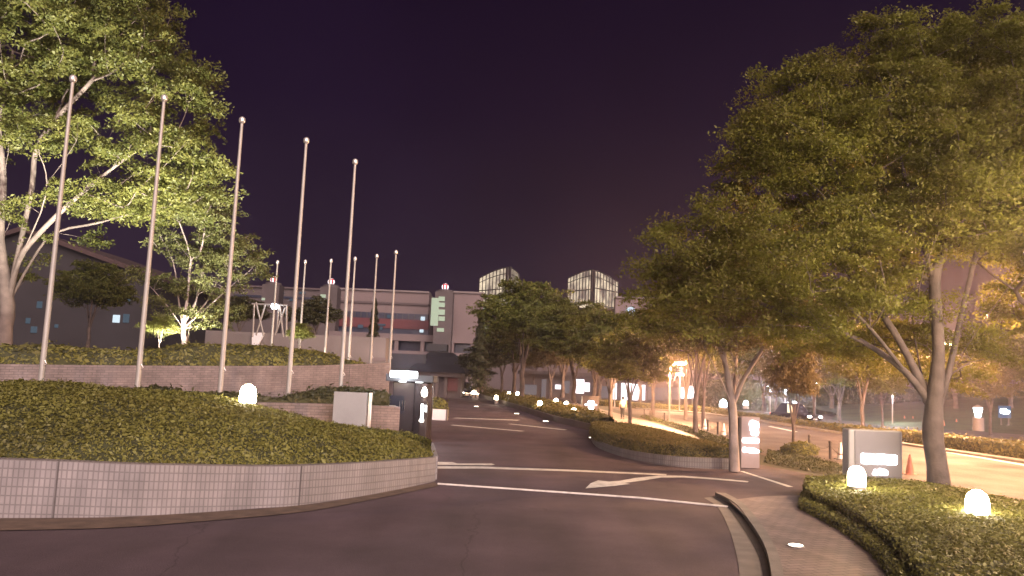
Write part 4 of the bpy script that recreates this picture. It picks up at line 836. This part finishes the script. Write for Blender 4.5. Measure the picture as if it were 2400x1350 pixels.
MB().lathe([(.01, zq(930)), (.1, zq(928)), (.13, zq(920)), (.1, zq(914)), (.05, zq(908)), (.01, zq(907))], 14).build('signal_lamp', M['headl'], t); MB().tube([(0, .05, zq(941)), (0, .03, zq(930))], .03, 8).build('lamp_stem', M['iron'], t)
MB().lathe([(.08, 0), (.09, .08), (.01, .1)], 10, (-.05, -.12, zq(988))).build('button_light', M['headl'], t)
p = gr(1023, 985, 0); d = p[1]; k = d / F; t = thing('parapet_block', 'low white parapet block behind the gate booth', 'parapet', p, -.08)
MB().box((-1 * k, .3, 12.5 * k), (44 * k, .5, 25 * k)).build('block', M['white'], t, bevel=.03); MB().box((22.5 * k, .3, 12.5 * k), (3 * k, .54, 26 * k)).build('end_cap', M['concrete'], t)
a = [at(x, y, d_) for x, y, d_ in [(985, 958, 54), (1010, 956, 54), (1040, 960, 54)]]
sh = [np.array([(p_[0] * 0 + at(1012, 950, 54)[0] + 1.1 * math.cos(q) * r, 54 + .8 * math.sin(q) * r, h) for q in np.linspace(0, 6.283, 9)]) for r, h in ((1, 0.), (1, .7), (.8, 1.05), (.4, 1.2), (.02, 1.22))]
hedge('round_shrub', 'clipped green shrub showing above the white parapet block', sh, 120, .09, M['hedge'], cat='shrub', seed=91, amp=.1, su=2, sv=2)

# ================================================================== VEHICLES
def car(name, label, cat, p, rz, L, W, h, boxy, paint, group=None, roof_lamp=False):
    t = thing(name, label, cat, p, rz, group)      # nose towards -y
    S = [(-.5, .30, .52, .8), (-.47, .2, .62, .92), (-.3, .18, .70 if not boxy else .78, 1), (-.12, .18, .76 if not boxy else .9, 1), (.2, .18, .78 if not boxy else .92, 1), (.4, .2, .78 if not boxy else .92, .98), (.49, .25, .72, .9), (.5, .32, .6, .82)]
    def rings(S, topk=.86):
        mb = MB(); vs, fs = [], []
        for y, zb, zt, wk in S:
            w2 = W / 2 * wk; Y = y * L; m_ = (zb + zt) / 2
            vs += [(-w2 * .9, Y, zb), (-w2, Y, zb + .1), (-w2, Y, zt - .1), (-w2 * topk, Y, zt), (w2 * topk, Y, zt), (w2, Y, zt - .1), (w2, Y, zb + .1), (w2 * .9, Y, zb)]
        n = 8
        for i in range(len(S) - 1):
            for j in range(n): fs.append((i * n + j, i * n + (j + 1) % n, (i + 1) * n + (j + 1) % n, (i + 1) * n + j))
        fs += [tuple(range(n)), tuple(reversed(range((len(S) - 1) * n, len(S) * n)))]; mb.add(vs, fs); return mb
    rings(S).build('body', paint, t, bevel=.02)
    zb = .76 if not boxy else .9
    C = [(-.2 if not boxy else -.34, zb - .12, zb + .03, .9), (-.05 if not boxy else -.24, zb - .12, h - .05, .8), (.1, zb - .12, h, .8), (.24 if not boxy else .44, zb - .12, h - .04, .8), (.38 if not boxy else .48, zb - .12, zb + .02, .88)]
    rings(C, .8).build('cabin_glass', M['glass'], t)
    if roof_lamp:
        for s in (-1, 1): MB().prism([(-.16 * L, zb + .04), (.04 * L, zb + .04), (.04 * L, h - .1), (-.05 * L, h - .12)], s * W * .415 - .012, s * W * .415 + .012, 'x').build('side_window', M['cabglow'], t)  # glowing panes put in for street lamp reflections on the cab
    MB().box((0, L * (.09 if not boxy else .1), h + .012), (W * .62, L * (.24 if not boxy else .6), .03)).build('roof_panel', paint, t, bevel=.01)
    for s in (-1, 1):
        for y in (-.31, .3):
            wmb = MB(); wh = thing('x', None, None); bpy.data.objects.remove(wh)
            w_ = MB().tube([(s * (W / 2 - .2), y * L, .31), (s * (W / 2 + .005), y * L, .31)], .31, 18).build('wheel', M['rubber'], t)
            MB().tube([(s * (W / 2 + .006), y * L, .31), (s * (W / 2 + .016), y * L, .31)], .19, 14).build('rim', M['chrome'], w_)
        MB().box((s * W * .35, -.495 * L, .58), (.34, .08, .15)).build('headlight', M['headl'], t, bevel=.03)  # on the taxi this glow stands in for reflected highlights
        MB().box((s * W * .37, .492 * L, .62), (.26, .08, .16)).build('tail_light', M['taill'], t, bevel=.02)
        MB().box((s * (W / 2 + .06), -.16 * L, zb + .1), (.16, .1, .12)).build('wing_mirror', paint, t, bevel=.02)
    MB().box((0, -.503 * L, .36), (.42, .03, .16)).build('number_plate', M['white'], t); MB().box((0, -.497 * L, .56), (.7, .04, .14)).build('grille', M['chrome'], t, bevel=.01); MB().box((0, -.505 * L, .3), (W * .8, .06, .05)).build('bumper_trim', M['chrome'], t)
    if roof_lamp: MB().prism([(-.2, 0), (.2, 0), (.14, .16), (-.14, .16)], -.08, .08, 'y').build('roof_lamp', M['led'], t, loc=(0, L * .02, h + .03))
    return t
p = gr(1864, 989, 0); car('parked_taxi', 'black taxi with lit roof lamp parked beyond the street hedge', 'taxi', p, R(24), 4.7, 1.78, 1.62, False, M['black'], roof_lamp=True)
tx = thing('x', None, None); bpy.data.objects.remove(tx)
p = gr(1088, 930, 0); car('parked_van', 'dark van with its headlights on at the driveway bend', 'van', p, R(12), 4.7, 1.75, 2.0, True, M['black'])

# ================================================================== BOLLARDS, CHAINS, CONES
bz = [('bollard at the far end of the chain row beside the footpath', 1510, 981), ('second bollard from the far end of the chain row', 1524, 985), ('bollard left of a white cone among the avenue trunks', 1557, 991), ('bollard between the two white cones', 1659, 1011), ('bollard right of the bollard between the cones', 1682, 1019), ('bollard right of the round shrub', 1897, 1057), ('bollard holding the chain left of the block sign', 1946, 1076)]
prev = None; b0 = None
for lab, x, y in bz:
    p = gr(x, y, 0)
    if b0 is None:
        t = b0 = thing('chain_bollard', lab, 'bollard', p, 0, 'iron bollards along the verge')
        MB().lathe([(.06, 0), (.06, .62), (.05, .66)], 12).build('post', M['iron'], t); MB().lathe([(.075, .655), (.08, .7), (.05, .75), (.01, .77)], 12).build('cap', M['iron'], t)
    else:
        t = copy_tree(b0); t.location = [float(c) for c in p]; t['label'] = lab
    if prev is not None and (x, prev[1]) in ((1524, 1510), (1557, 1524), (1682, 1659), (1946, 1897)):
        a, c = prev[0] + np.array([0, 0, .6]), p + np.array([0, 0, .6]); m_ = (a + c) / 2 - np.array([0, 0, .28])
        tag(MB().tube(crom([a, a * .7 + m_ * .3 - np.array([0, 0, .1]), m_, c * .7 + m_ * .3 - np.array([0, 0, .1]), c], 3), .014, 5).build('hanging_chain', M['iron'], world=True), {1524: 'chain sagging between the two farthest bollards', 1557: 'chain sagging between second and third far bollards', 1682: 'chain sagging between the bollards by the white cones', 1946: 'chain sagging between the bollards left of the block sign'}[x], 'chain', 'chains between bollards')
    prev = (p, x)
p = gr(1946, 1076, 0); q = gr(2004, 1092, 0); a, c = p + np.array([0, 0, .6]), q + np.array([0, 0, .6]); m_ = (a + c) / 2 - np.array([0, 0, .3])
tag(MB().tube(crom([a, a * .7 + m_ * .3 - np.array([0, 0, .1]), m_, c], 3), .014, 5).build('hanging_chain', M['iron'], world=True), 'chain running from a bollard to behind the block sign', 'chain', 'chains between bollards')
c0 = {}
for lab, x, y, kind in [('pale traffic cone left of the middle bollards', 1652, 1007, 'w'), ('pale traffic cone near the slender tree', 1696, 1021, 'w'), ('pale traffic cone just left of the block sign', 1970, 1077, 'w'), ('orange traffic cone just right of the block sign', 2133, 1112, 'o'), ('left orange traffic cone beyond the street hedge', 2120, 991, 'o'), ('right orange traffic cone beyond the street hedge', 2140, 992, 'o'), ('small orange traffic cone below the lantern bollard', 2242, 1000, 'o'), ('small pale cone beside the big trunk, beyond the hedge', 2212, 1003, 'o')]:
    p = gr(x, y, 0)
    if kind not in c0:
        t = c0[kind] = thing('traffic_cone', lab, 'traffic cone', p, 0, 'traffic cones along the street')
        MB().lathe([(.15, .03), (.05, .62), (.035, .7), (.01, .7)], 16).build('cone', M['coneband' if kind == 'w' else 'orange'], t)
        MB().box((0, 0, .016), (.42, .42, .03)).build('base', M['rubber'] if kind == 'w' else M['orange'], t)
        if kind == 'o': MB().lathe([(.118, .22), (.082, .4)], 16).build('reflective_band', M['orange'], t)
        else: MB().lathe([(.125, .2), (.108, .27)], 16).build('reflective_band', M['orange'], t)
    else:
        t = copy_tree(c0[kind]); t.location = [float(v) for v in p]; t['label'] = lab
rl = [gr(x, y, 0) for x, y in [(2085, 1003), (2115, 1008), (2155, 1012)]]
for i in range(2):
    pass

# ================================================================== PERSON
def skin_mesh(name, joints, edges, m, parent=None, loc=None, lev=2):
    me = bpy.data.meshes.new(name); me.from_pydata([j[0] for j in joints], edges, []); o = link(name, me, m, parent, loc)
    o.modifiers.new('skin', 'SKIN'); 
    for i, j in enumerate(joints): me.skin_vertices[0].data[i].radius = j[1] if isinstance(j[1], tuple) else (j[1], j[1])
    me.skin_vertices[0].data[0].use_root = True
    s = o.modifiers.new('sub', 'SUBSURF'); s.levels = s.render_levels = lev; return o
def person(label, p, rz):
    J = [((0, 0, .92), (.15, .11)), ((0, 0, 1.1), (.14, .1)), ((0, .0, 1.3), (.17, .11)), ((0, 0, 1.42), .06), ((0, -.01, 1.5), .055), ((0, -.02, 1.57), .09), ((0, -.02, 1.65), .085),
         ((.19, 0, 1.36), .055), ((.24, .04, 1.1), .042), ((.25, -.06, .88), .032), ((.25, -.1, .79), .03),
         ((-.19, 0, 1.36), .055), ((-.24, -.05, 1.1), .042), ((-.25, .0, .88), .032), ((-.25, .0, .79), .03),
         ((.09, 0, .85), .085), ((.1, -.1, .48), .058), ((.1, -.04, .08), .038), ((.1, -.17, .04), .032),
         ((-.09, 0, .85), .085), ((-.1, .06, .48), .058), ((-.1, .2, .1), .038), ((-.1, .1, .03), .032)]
    E = [(0, 1), (1, 2), (2, 3), (3, 4), (4, 5), (5, 6), (2, 7), (7, 8), (8, 9), (9, 10), (2, 11), (11, 12), (12, 13), (13, 14), (0, 15), (15, 16), (16, 17), (17, 18), (0, 19), (19, 20), (20, 21), (21, 22)]
    b = skin_mesh('person', J, E, M['skin'], None, p); b.rotation_euler = (0, 0, rz); tag(b, label, 'person')
    sh = [(j[0], tuple(r * 1.16 for r in j[1]) if isinstance(j[1], tuple) else j[1] * 1.3) for j in (J[0], J[1], J[2], J[3], J[7], J[8], J[11], J[12])]
    skin_mesh('shirt', sh, [(0, 1), (1, 2), (2, 3), (2, 4), (4, 5), (2, 6), (6, 7)], M['shirt'], b)
    tr = [(j[0], tuple(r * 1.05 for r in j[1]) if isinstance(j[1], tuple) else j[1] * 1.25) for j in (J[0], J[15], J[16], J[17], J[19], J[20], J[21])]
    skin_mesh('trousers', tr, [(0, 1), (1, 2), (2, 3), (0, 4), (4, 5), (5, 6)], M['trousers'], b)
    MB().lathe([(.06, 1.52), (.098, 1.56), (.105, 1.64), (.09, 1.72), (.05, 1.755), (.01, 1.76)], 16, (0, .012, 0)).build('hair', M['hair'], b)
    for s, y in ((1, -.12), (-1, .14)): MB().box((s * .1, y, .035), (.09, .25, .07)).build('shoe', M['trousers'], b, bevel=.02)
    return b
person('person in a pale shirt and dark trousers walking away on the footpath', gr(1459, 982, 0), R(170))
# ================================================================== BUILDINGS
def pbox(x0, x1, y0, y1, d, dep, proud=0, xc=None, zlo=None):
    """box whose front face spans those photo columns/rows at distance d"""
    c = (x0 + x1) / 2 if xc is None else xc
    X0, X1 = at(x0, 800, d)[0], at(x1, 800, d)[0]; zt, zb = at(c, y0, d)[2], at(c, y1, d)[2]
    if zlo is not None: zb = zlo
    return MB().box(((X0 + X1) / 2, d - proud + dep / 2, (zt + zb) / 2), (X1 - X0, dep, zt - zb))
# main building
D = 180; xc = 950
t = thing('campus_building', 'long pale office building with a red band and roof lanterns across the background', 'building', (at(950, 880, D)[0], D, 0))
def part(mb, name, m, par=None): return mb.build(name, M[m], par or t, world=True) if par is None else mb.build(name, M[m], par, world=False)
part(pbox(745, 1000, 684, 900, D, 30, 0, xc, 0), 'wall', 'facade')
part(pbox(1050, 1128, 687, 900, D, 30, .5, 1090, 0), 'wall', 'facade')
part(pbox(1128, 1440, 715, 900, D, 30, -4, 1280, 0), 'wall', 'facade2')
part(pbox(1440, 1960, 700, 900, D, 30, 0, 1500, 0), 'wall', 'facade')
part(pbox(780, 1000, 681, 685, D, 6, .5, xc), 'roof_edge', 'concrete')
part(pbox(1046, 1130, 684, 688, D, 6, 1, 1090), 'roof_edge', 'concrete')
part(pbox(785, 1000, 710, 715, D, 3, .4, xc), 'painted_shadow_line', 'facade2')  # shadow line of the facade, put in as a darker strip
part(pbox(785, 1000, 735, 749, D, 2, .25, xc), 'window_band', 'winblue')
part(pbox(780, 1003, 749, 771, D, 2, .6, xc), 'red_band', 'red')
part(pbox(785, 1003, 771, 783, D, 2, .25, xc), 'window_band', 'winblue')
for x0, x1, y0, y1, m in [(838, 850, 764, 772, 'windim'), (884, 902, 760, 764, 'windim'), (890, 896, 766, 774, 'windim'), (984, 994, 739, 748, 'winlit'), (983, 992, 769, 776, 'winlit'), (905, 918, 738, 746, 'windim')]:
    part(pbox(x0, x1, y0 + 2, y1 + 2, D, .2, .9, xc), 'lit_window', m)
for x in range(800, 1000, 14): part(pbox(x, x + 1.6, 735.5, 748.5, D, .3, .5, xc), 'mullion', 'mullion')
part(pbox(770, 1112, 783, 799, D - 6, 6, .4, xc), 'podium_fascia', 'facade')
part(pbox(770, 1112, 799, 822, D - 3, 3, 0, xc), 'arcade_opening', 'winblue')
for x in (925, 986, 1056, 1104): part(pbox(x, x + 9, 799, 822, D - 6, 1, .2, xc), 'arcade_pillar', 'facade')
part(pbox(770, 1112, 822, 900, D - 6, 6, .3, xc, 0), 'podium_wall', 'facade')
part(pbox(1108, 1128, 690, 830, D, 1, 1.1, 1118), 'stair_glazing', 'winwarm') if False else None
for y in range(704, 826, 14): part(pbox(1128, 1142, y, y + 9, D, .4, -3.4, 1135), 'stair_window', 'winwarm')
part(pbox(1440, 1960, 697, 701, D, 4, .5, 1500), 'roof_edge', 'concrete')
part(pbox(1560, 1940, 728, 738, D, .5, .3, 1500), 'window_band', 'winblue')
for x0, x1, y0, y1 in [(1534, 1540, 724, 740), (1604, 1612, 728, 734), (1655, 1660, 735, 742), (1725, 1734, 741, 748)]: part(pbox(x0, x1, y0, y1, D, .3, .7, (x0 + x1) / 2), 'lit_window', 'winlit')
# logo disc
c = at(1478, 731, D - .6); r = 11.5 * D / F; mb = MB(); n = 36
mb.prism([(c[0] + r * math.cos(6.2832 * i / n), c[2] + r * math.sin(6.2832 * i / n)) for i in range(n)], D - .9, D - .6, 'y'); lo = part(mb, 'logo_disc', 'winlit')
mb = MB(); mb.prism([(c[0] - r * .38, c[2] - r * .95), (c[0] + r * .38, c[2] - r * .95), (c[0] + r * .05, c[2] + r * .62), (c[0] - r * .05, c[2] + r * .62)], D - 1.1, D - .91, 'y'); part(mb, 'logo_triangle', 'winblue')
# roof lanterns
def lantern(faces, d0):
    for (xa, ya, da), (xb, yb, db), yb0 in faces:
        A, Bq = at(xa, ya, da), at(xb, yb, db); zb = at(xa, yb0, da)[2]
        A0, B0 = np.array([A[0], A[1], zb]), np.array([Bq[0], Bq[1], zb])
        rise = ya > yb; f = lambda u: math.sin(u * math.pi / 2) if rise else 1 - math.cos(u * math.pi / 2)
        nn = 9; us = [i / (nn - 1) for i in range(nn)]; bot = [A0 + (B0 - A0) * u for u in us]; tp = [np.array([*b_[:2], A[2] + (Bq[2] - A[2]) * f(u)]) for b_, u in zip(bot, us)]
        g = MB()
        for i in range(nn - 1): g.quad(bot[i], bot[i + 1], tp[i + 1], tp[i])
        g.build('lantern_glass', M['lantern'], t, world=True); mb = MB(); o = np.array([0, -.25, 0])
        for i in range(nn): mb.tube([bot[i] + o, tp[i] + o], .3 if (i == nn - 1 and rise) or (i == 0 and not rise) else .1, 4)
        for v in (.02, .5): mb.tube([b_ + (A - A0) * v + o * 1.2 for b_ in bot], .12, 4)
        mb.tube([q + o * 1.2 for q in tp], .14, 4); mb.tube([b_ + (q - b_) * .82 + o * 1.2 for b_, q in zip(bot, tp)], .09, 4)
        mb.smooth = False; mb.build('lantern_frame', M['mullion'], t, world=True)
    (xa, ya, da), (xb, yb, db), _ = faces[0]; (xc_, yc, dc), (xd, yd, dd_), _ = faces[1]
    back = at((xa + xd) / 2, (ya + yd) / 2, d0 + 14)
    top = at((xb + xc_) / 2, min(yb, yc) - 1, d0 + 5)
    q = [at(xa, ya, da), at(xb, yb, db), at(xc_, yc, dc), at(xd, yd, dd_)]
    mb = MB(); mb.add([*q, back, top], [(2, 1, 5), (2, 5, 3, 4), (4, 0, 1, 5)]) if False else mb.add([*q, back], [(1, 2, 4), (2, 3, 4), (4, 0, 1)]); mb.build('lantern_roof', M['mullion'], t, world=True)
    zb = at(xa, faces[0][2], da)[2]; bb = np.array([back[0], back[1], zb])
    mb = MB(); mb.quad(np.array([*q[3][:2], zb]), bb, back, q[3]); mb.quad(bb, np.array([*q[0][:2], zb]), q[0], back); mb.build('lantern_back', M['lantern'], t, world=True)
lantern([((1124, 652, 184), (1189, 627, 177), 712), ((1196, 626, 177), (1217, 642, 184), 712)], 177)
lantern([((1331, 652, 184), (1388, 632, 177), 716), ((1393, 634, 177), (1449, 662, 184), 716)], 177)
# stair towers with emblem domes
def emblem_tower(label, x, ydome, ytop, yb, d, wpx, win):
    k = d / F; p = at(x, 880, d); t2 = thing('emblem_tower', label, 'tower', (p[0], p[1], 0), 0, 'stair towers topped with red and white emblem domes')
    zt = at(x, ytop, d)[2]; w_ = wpx * k
    MB().box((0, 0, zt / 2), (w_, w_, zt)).build('shaft', M['darkwall'], t2)
    zc = at(x, ydome, d)[2]; r = 8.2 * k
    MB().lathe([(w_ * .5, zt + .02), (w_ * .46, zt + .5), (r * .9, zc - r * .7)], 16).build('neck', M['darkwall'], t2)
    n, kk = 24, 12; mb = MB(); wh = []
    for i in range(n):
        for j in range(kk):
            a = (i + .5) / n * 360; e_ = -60 + 150 * (j + .5) / kk
            wh.append(0 if (abs((a % 60) - 30) < 18) and (abs(e_ - 42) > 9) and e_ < 78 else 1); q = []
            for ii, jj in ((i, j), (i + 1, j), (i + 1, j + 1), (i, j + 1)):
                A, E_ = R(ii / n * 360), R(-60 + 150 * jj / kk); q.append((r * math.cos(A) * math.cos(E_), r * math.sin(A) * math.cos(E_), zc + r * math.sin(E_)))
            mb.quad(*q)
    me = bpy.data.meshes.new('emblem_dome'); me.from_pydata(mb.v, [], mb.f); me.update(); ob = link('emblem_dome', me, [M['logo_w'], M['logo_r']], t2)
    me.polygons.foreach_set('material_index', wh)
    for x0, x1, y0, y1 in win:
        a, b = at(x0, y0, d), at(x1, y1, d); MB().box(((a[0] + b[0]) / 2 - p[0], -w_ / 2 - .1, (a[2] + b[2]) / 2), (b[0] - a[0], .12, a[2] - b[2])).build('stair_window', M['winwarm'], t2)
emblem_tower('emblem tower with tall lit stair windows beside the red banded facade', 1033, 672, 686, 800, 172, 42, [(1014, 1028, 700, 765), (1030, 1044, 697, 708), (1030, 1044, 711, 722), (1030, 1044, 727, 740), (1030, 1044, 743, 754), (1026, 1042, 770, 779)])
emblem_tower('emblem tower between the short flagpoles with one small lit window', 762, 660, 674, 800, 176, 40, [(756, 768, 692, 700), (756, 768, 703, 712)])
emblem_tower('leftmost emblem tower showing behind the pale stemmed tree', 625, 655, 668, 800, 180, 40, [(620, 627, 700, 706)])
# left wing
t = thing('office_wing', 'dim office wing with bluish windows behind the short flagpoles', 'building', (at(650, 880, 200)[0], 200, 0))
part(pbox(520, 760, 675, 900, 200, 25, 0, 650, 0), 'wall', 'darkwall'); part(pbox(520, 760, 672, 676, 200, 6, .6, 650), 'roof_edge', 'facade2')
for x0, x1, y0, y1 in [(648, 658, 685, 689), (694, 708, 684, 689), (672, 684, 701, 705)]: part(pbox(x0, x1, y0, y1, 200, .3, .4, (x0 + x1) / 2), 'lit_window', 'windim')
part(pbox(540, 755, 694, 699, 200, .3, .3, 650), 'window_band', 'winblue')
# gabled hall at far left
D2 = 82; t = thing('gabled_hall', 'dark gabled hall with a few bluish lit windows behind the left trees', 'building', (at(120, 850, D2)[0], D2, 0))
A_ = [at(-260, 640, D2), at(60, 545, D2), at(345, 648, D2)]
mb = MB(); mb.prism([(A_[0][0], 0), (A_[2][0], 0), (A_[2][0], A_[2][2]), (A_[1][0], A_[1][2]), (A_[0][0], A_[0][2])], D2, D2 + 22, 'y'); part(mb, 'wall', 'hallwall')
mb = MB(); th = .5
for a, b in ((A_[0], A_[1]), (A_[1], A_[2])):
    u = (b - a) / np.linalg.norm(b - a); a2, b2 = (a - u * 1.2, b) if a is A_[0] else (a, b + u * 1.2)
    mb.prism([(a2[0], a2[2] + .02), (b2[0], b2[2] + .02), (b2[0], b2[2] + th), (a2[0], a2[2] + th)], D2 - .8, D2 + 22.5, 'y')
part(mb, 'roof', 'hallroof')
for x0, x1, y0, y1, m in [(78, 90, 706, 722, 'windim'), (56, 66, 745, 758, 'windim'), (70, 84, 765, 780, 'windim'), (208, 228, 688, 696, 'windim'), (262, 268, 697, 706, 'windim'), (290, 297, 700, 707, 'windim'), (260, 276, 738, 756, 'winlit'), (284, 298, 736, 756, 'windim'), (125, 133, 760, 768, 'windim'), (150, 172, 676, 682, 'windim')]:
    part(pbox(x0, x1, y0, y1, D2, .15, .1, (x0 + x1) / 2), 'lit_window', m)
# low wall and truss behind the terrace
t = thing('terrace_building', 'low concrete outbuilding wall with a pale slanted panel behind the terrace', 'building', (at(650, 840, 64)[0], 64, 0))
part(pbox(480, 905, 783, 870, 64, 3, 0, 700, 0), 'wall', 'concrete')
mb = MB(); q = [at(592, 780, 63.9), at(622, 780, 63.9), at(606, 812, 63.9), at(592, 812, 63.9)]; mb.prism([(v[0], v[2]) for v in q], 63.7, 63.9, 'y'); part(mb, 'pale_panel', 'white')
part(pbox(880, 906, 838, 846, 64, .2, .1, 893), 'lit_panel', 'facade')
t = thing('steel_truss', 'steel frame of crossed slanting struts carrying a white floodlight', 'steel frame', (at(632, 790, 58)[0], 58, 0))
for a, b in [((592, 790), (596, 712)), ((618, 788), (600, 708)), ((600, 786), (622, 714)), ((648, 780), (654, 716)), ((644, 786), (668, 722)), ((664, 790), (656, 716)), ((671, 790), (672, 716))]:
    MB().tube([at(*a, 58), at(*b, 58)], .065, 7).build('strut', M['lampmetal'], t, world=True)
MB().tube([at(590, 712, 58), at(674, 716, 58)], .07, 7).build('top_rail', M['lampmetal'], t, world=True)
p = at(643, 718, 57.5); t = thing('flood_light', 'round white floodlight shining in front of the steel frame', 'floodlight', p)
MB().lathe([(.01, -.24), (.17, -.17), (.24, 0), (.17, .17), (.01, .24)], 16).build('lens', M['led'], t); MB().tube([(0, .05, -.2), (0, .1, -2.2)], .05, 8).build('post', M['iron'], t)
# dark gatehouse
D3 = 100; t = thing('gatehouse', 'black roofed gatehouse with a flared hip roof at the end of the driveway', 'building', (at(1010, 900, D3)[0], D3, 0))
k = D3 / F; X = lambda x: at(x, 850, D3)[0]; Z = lambda y: at(1020, y, D3)[2]
mb = MB(); lv = [(822, 994, 1052, 3, 0), (834, 984, 1064, 4.5, 0), (852, 968, 1078, 6, 0), (872, 948, 1092, 8, 0)]; vs = []
for y, a, b, dp, _ in lv: vs += [(X(a), D3 + 9 - dp, Z(y)), (X(b), D3 + 9 - dp, Z(y)), (X(b), D3 + 9 + dp, Z(y)), (X(a), D3 + 9 + dp, Z(y))]
fs = [(0, 1, 2, 3)]
for i in range(3):
    for j in range(4): fs.append((i * 4 + j, i * 4 + (j + 1) % 4, i * 4 + 4 + (j + 1) % 4, i * 4 + 4 + j))
mb.add(vs, fs + [(12, 15, 14, 13)]); part(mb, 'hip_roof', 'roofblack')
part(pbox(1000, 1048, 806, 823, D3 + 7, 3, 0, 1020), 'roof_vent', 'roofblack')
part(pbox(915, 1000, 832, 872, D3 + 3, 8, 0, 1020), 'wing_roof', 'roofblack')
part(pbox(915, 1086, 872, 882, D3 + 1.5, 12, 0, 1020), 'eave_beam', 'darkwall')
part(pbox(915, 1086, 882, 960, D3 + 3, 10, 0, 1020, 0), 'wall', 'darkwall')
for x in (1003, 1025, 1046): part(pbox(x, x + 7, 882, 960, D3 + 2, .8, 0, 1020, 0), 'column', 'darkwall')
part(pbox(1052, 1078, 884, 915, D3 + 2.6, .3, 0, 1020), 'red_panel', 'darkred')
# bright pavilion behind the avenue
D4 = 112; t = thing('glass_pavilion', 'low pavilion with bright white windows behind the avenue trees', 'building', (at(1450, 900, D4)[0], D4, 0))
part(pbox(1225, 1668, 884, 960, D4, 12, 0, 1440, 0), 'wall', 'darkwall'); part(pbox(1220, 1672, 877, 884.5, D4, 13, .8, 1440), 'roof', 'darkwall')
for x0, x1, y0, y1, m in [(1273, 1284, 889, 938, 'shopdim'), (1305, 1318, 902, 912, 'shop'), (1322, 1338, 893, 922, 'shopdim'), (1347, 1372, 889, 922, 'shop'), (1374, 1385, 897, 918, 'shop'), (1404, 1436, 905, 934, 'shopdim'), (1440, 1448, 898, 936, 'shop'), (1459, 1472, 898, 938, 'shop'), (1474, 1482, 898, 938, 'shop'), (1485, 1497, 900, 938, 'shop'), (1499, 1514, 902, 938, 'shop'), (1520, 1560, 908, 938, 'shopdim'), (1562, 1592, 908, 936, 'shopdim'), (1598, 1616, 908, 934, 'shop'), (1618, 1634, 905, 934, 'shop'), (1640, 1655, 902, 932, 'shop'), (1232, 1262, 902, 925, 'shopdim')]:
    part(pbox(x0, x1, y0, y1 , D4, .3, .25, (x0 + x1) / 2), 'lit_window', m)
# ================================================================== NIGHT AIR
m, nt, out = nodes('night_haze'); v = nt.nodes.new('ShaderNodeVolumePrincipled'); v.inputs['Color'].default_value = (.86, .74, .95, 1); v.inputs['Density'].default_value = HAZE; v.inputs['Anisotropy'].default_value = .84
nt.links.new(v.outputs[0], out.inputs['Volume'])
o = MB().box((0, 140, 15), (640, 330, 32)).build('haze', m, world=True); tag(o, 'thin night haze over the whole site', None, None, 'stuff')
